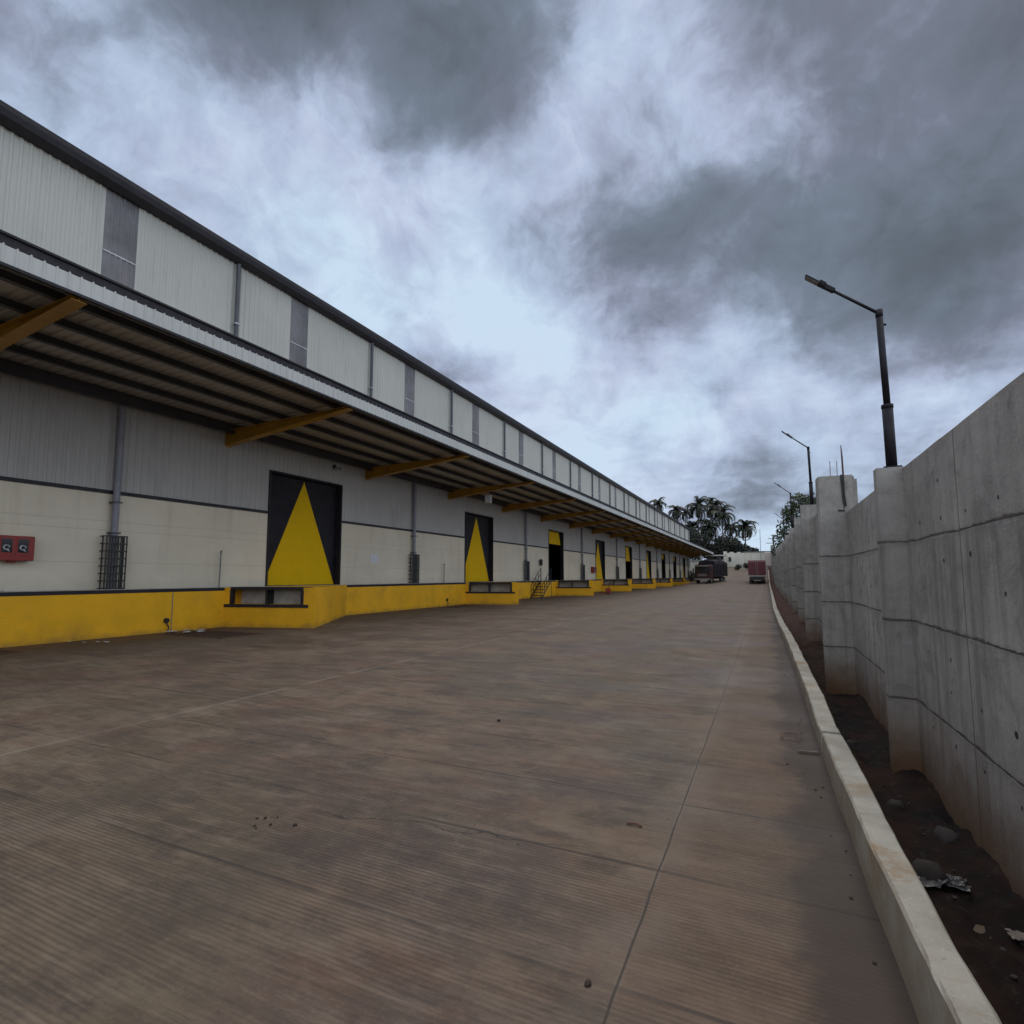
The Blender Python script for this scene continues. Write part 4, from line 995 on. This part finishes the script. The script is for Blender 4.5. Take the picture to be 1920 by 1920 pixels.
# ------------------------------------------------------------------ vegetation
def palm_crown(seed, size=4.2):
    rnd = random.Random(seed); mb = MB(); nf = 26
    for i in range(nf):
        az = 2 * PI * i / nf * 2.39 + rnd.uniform(-.3, .3); el = R(84 - 118 * (i / nf)) + rnd.uniform(-.12, .12); L = size * rnd.uniform(.82, 1.08)
        dirn = Vector((math.cos(az), math.sin(az), 0)); pts = []; q = Vector((0, 0, 0)); a = el; ns = 10
        for k in range(ns + 1):
            pts.append(q.copy()); q = q + (dirn * math.cos(a) + Vector((0, 0, math.sin(a)))) * (L / ns); a -= R(9 + k * 1.7)
        mb.tube(pts, [.05 * (1 - k / (ns + 1)) + .008 for k in range(ns + 1)], 4)
        side = dirn.cross(Vector((0, 0, 1)))
        for k in range(2, ns * 4):
            t = k / 4; j = min(ns - 1, int(t)); c = pts[j].lerp(pts[j + 1], t - j)
            tn = (pts[j + 1] - pts[j]).normalized(); ll = .95 * math.sin(PI * min(1, .12 + t / ns * .88)) ** .6 * rnd.uniform(.8, 1.1)
            for s in (-1, 1):
                dr = (side * s * .85 + tn * .5 + Vector((0, 0, -.35 - .3 * rnd.random()))).normalized()
                tip = c + dr * ll; w = tn * .07
                mb.add([c - w, c + w, tip + w * .15], [(0, 1, 2)])
    # nuts
    for i in range(8): lump(mb, (rnd.uniform(-.3, .3), rnd.uniform(-.3, .3), -.35 + rnd.uniform(-.2, .1)), .14, 1, 0, 1.1, i)
    return mb
crowns = [palm_crown(s).build('crown', 'palm') for s in (1, 2, 3)]
PALMS = [(-26.1, 150, 21.2, .75, 'small palm crown rising alone above the warehouse roof edge'), (-22.4, 158, 20.1, .8, 'palm just behind the lone leftmost crown, half hidden by the roof'),
         (-22.2, 176, 21.3, .7, 'small distant palm in the dip between two taller palms'), (-16.8, 160, 21.1, 1.15, 'tallest broad palm left of the pair in the grove centre'), (-12.8, 166, 21.3, 1.0, 'palm with upright fronds right of the broadest palm'),
         (-15.3, 185, 25.7, .6, 'tiny far palm peeking between the two tallest palms'), (-10.5, 160, 18.4, 1.1, 'dense drooping palm left of the isolated rightmost palm'), (-4.8, 162, 15.1, 1.0, 'isolated palm at the right end of the grove'),
         (-18.0, 156, 14.8, .95, 'lower palm in front of the broadest palm'), (-14.1, 160, 15.4, 1.0, 'low palm in the middle of the grove, fronds overlapping its neighbours'), (-9.0, 178, 16.3, .9, 'short palm between the drooping palm and the isolated one')]
for i, (x, y, z, s, lb) in enumerate(PALMS):
    b = hill(x, y) - .5; e = empty('palm_tree', (x, y, b), 0, lb, 'palm tree', 'coconut palms beyond the warehouse')
    rnd = random.Random(i + 30); h = z - b; lean = Vector((rnd.uniform(-1.2, 1.2), rnd.uniform(-1, 1), 0))
    mb = MB(); mb.tube([(-lean.x * (1 - t) ** 2, -lean.y * (1 - t) ** 2, h * t) for t in steps(0, 1, 8)], [.24 - .10 * t for t in steps(0, 1, 8)], 8); mb.build('trunk', 'bark', e)
    c = crowns[i % 3] if i < 3 else crowns[i % 3].copy()
    if i >= 3: col.objects.link(c)
    c.parent = e; c.location = (0, 0, h); c.scale = (s * 1.18, s * 1.18, s * 1.18); c.rotation_euler.z = rnd.uniform(0, 6)
def leaf_tree(name, loc, h, blobs, nleaf, ls, mat, label, cat='tree', group=None, seed=1, trunk_r=.22):
    rnd = random.Random(seed); e = empty(name, loc, 0, label, cat, group)
    mb = MB(); mb.tube([(0, 0, -.5), (.1, 0, h * .3), (-.05, .1, h * .62)], [trunk_r, trunk_r * .75, trunk_r * .4], 8)
    for bx, by, bz, br in blobs: mb.tube([(0, 0, h * .28), (bx * .5, by * .5, (h * .3 + bz) / 2), (bx, by, bz)], [trunk_r * .5, trunk_r * .3, trunk_r * .1], 6)
    mb.build('trunk', 'bark', e)
    mb = MB(); tot = sum(b[3] ** 2 for b in blobs)
    for bx, by, bz, br in blobs:
        for i in range(int(nleaf * br * br / tot)):
            d = Vector((rnd.gauss(0, 1), rnd.gauss(0, 1), rnd.gauss(0, 1))).normalized(); rr_ = br * (.45 + .6 * rnd.random() ** .6)
            if noise.noise(d * 2.3 + Vector((bx, by, bz))) < -.18 and rnd.random() < .75: continue
            c = Vector((bx, by, bz)) + d * rr_ * Vector((1, 1, .85)).length / 1.65
            a = Vector((rnd.gauss(0, 1), rnd.gauss(0, 1), rnd.gauss(0, 1))).normalized(); b = a.orthogonal().normalized(); s = ls * rnd.uniform(.6, 1.3)
            mb.add([c - a * s, c + b * s * .35, c + a * s, c - b * s * .35], [(0, 1, 2, 3)])
    mb.build('crown', mat, e); return e
leaf_tree('leafy_tree', (4.3, 75, -.4), 12, [(0, 0, 9.6, 2.3), (-1.2, .5, 8.0, 1.7), (1.0, -.5, 10.6, 1.5), (-.4, 0, 11.2, 1.1), (-1.9, 0, 6.4, 1.5), (-2.5, .4, 5.0, 1.1), (1.4, .5, 8, 1.8), (-1.4, 0, 9.8, .9), (.6, 0, 6, 2)], 5200, .26, 'leaf', 'dense green leafy tree standing behind the concrete wall', seed=4)
rnd = random.Random(11)
under = [(-23.5, 152, 5.5, 'bush mass under the leftmost palm crowns, against the roof edge'), (-20, 150, 5, 'dark tree filling the gap left of the broad palm'), (-17.5, 168, 6, 'dark tree behind the base of the broad palm'), (-14.5, 156, 4.2, 'dark shrubby tree below the grove centre'),
         (-11.5, 158, 4.0, 'dark shrubby tree above the gate shelter'), (-9.0, 163, 4.0, 'dark shrubby tree behind the gatehouse parapet'), (-6.0, 158, 3.2, 'dark shrub right of the gatehouse, under the isolated palm'), (-3.8, 168, 2.6, 'smallest dark shrub at the right end of the palm grove'), (-25.5, 165, 7, 'tall dark tree mostly hidden by the warehouse roof')]
for i, (x, y, r, lb) in enumerate(under):
    base = hill(x, y); r *= 1.1; hgt = r * 1.6
    bl = [(rnd.uniform(-r * .5, r * .5), rnd.uniform(-r * .4, r * .4), hgt * rnd.uniform(.35, .95), r * rnd.uniform(.28, .5)) for _ in range(8)]
    leaf_tree('broadleaf_tree', (x, y, base), hgt, bl, 2600, .42, 'leaf_dark', lb, 'tree', 'dark trees under the palms', i + 50, .2)
for i, (x, y, r, lb) in enumerate([(-3.9, 131, .9, 'taller dark bush left of the red truck, by the gatehouse'), (-5.6, 131, .8, 'low dark bush at the foot of the gatehouse'), (-12.4, 103, 1.3, 'dark bush beside the far end of the docks behind the truck')]):
    base = hill(x, y)
    leaf_tree('bush', (x, y, base), r * 1.8, [(rnd.uniform(-r * .5, r * .5), rnd.uniform(-r * .3, r * .3), r * rnd.uniform(.4, 1.2), r * .6) for _ in range(5)], 700, .16, 'leaf_dark', lb, 'bush', 'bushes near the gatehouse', i + 80, .06)
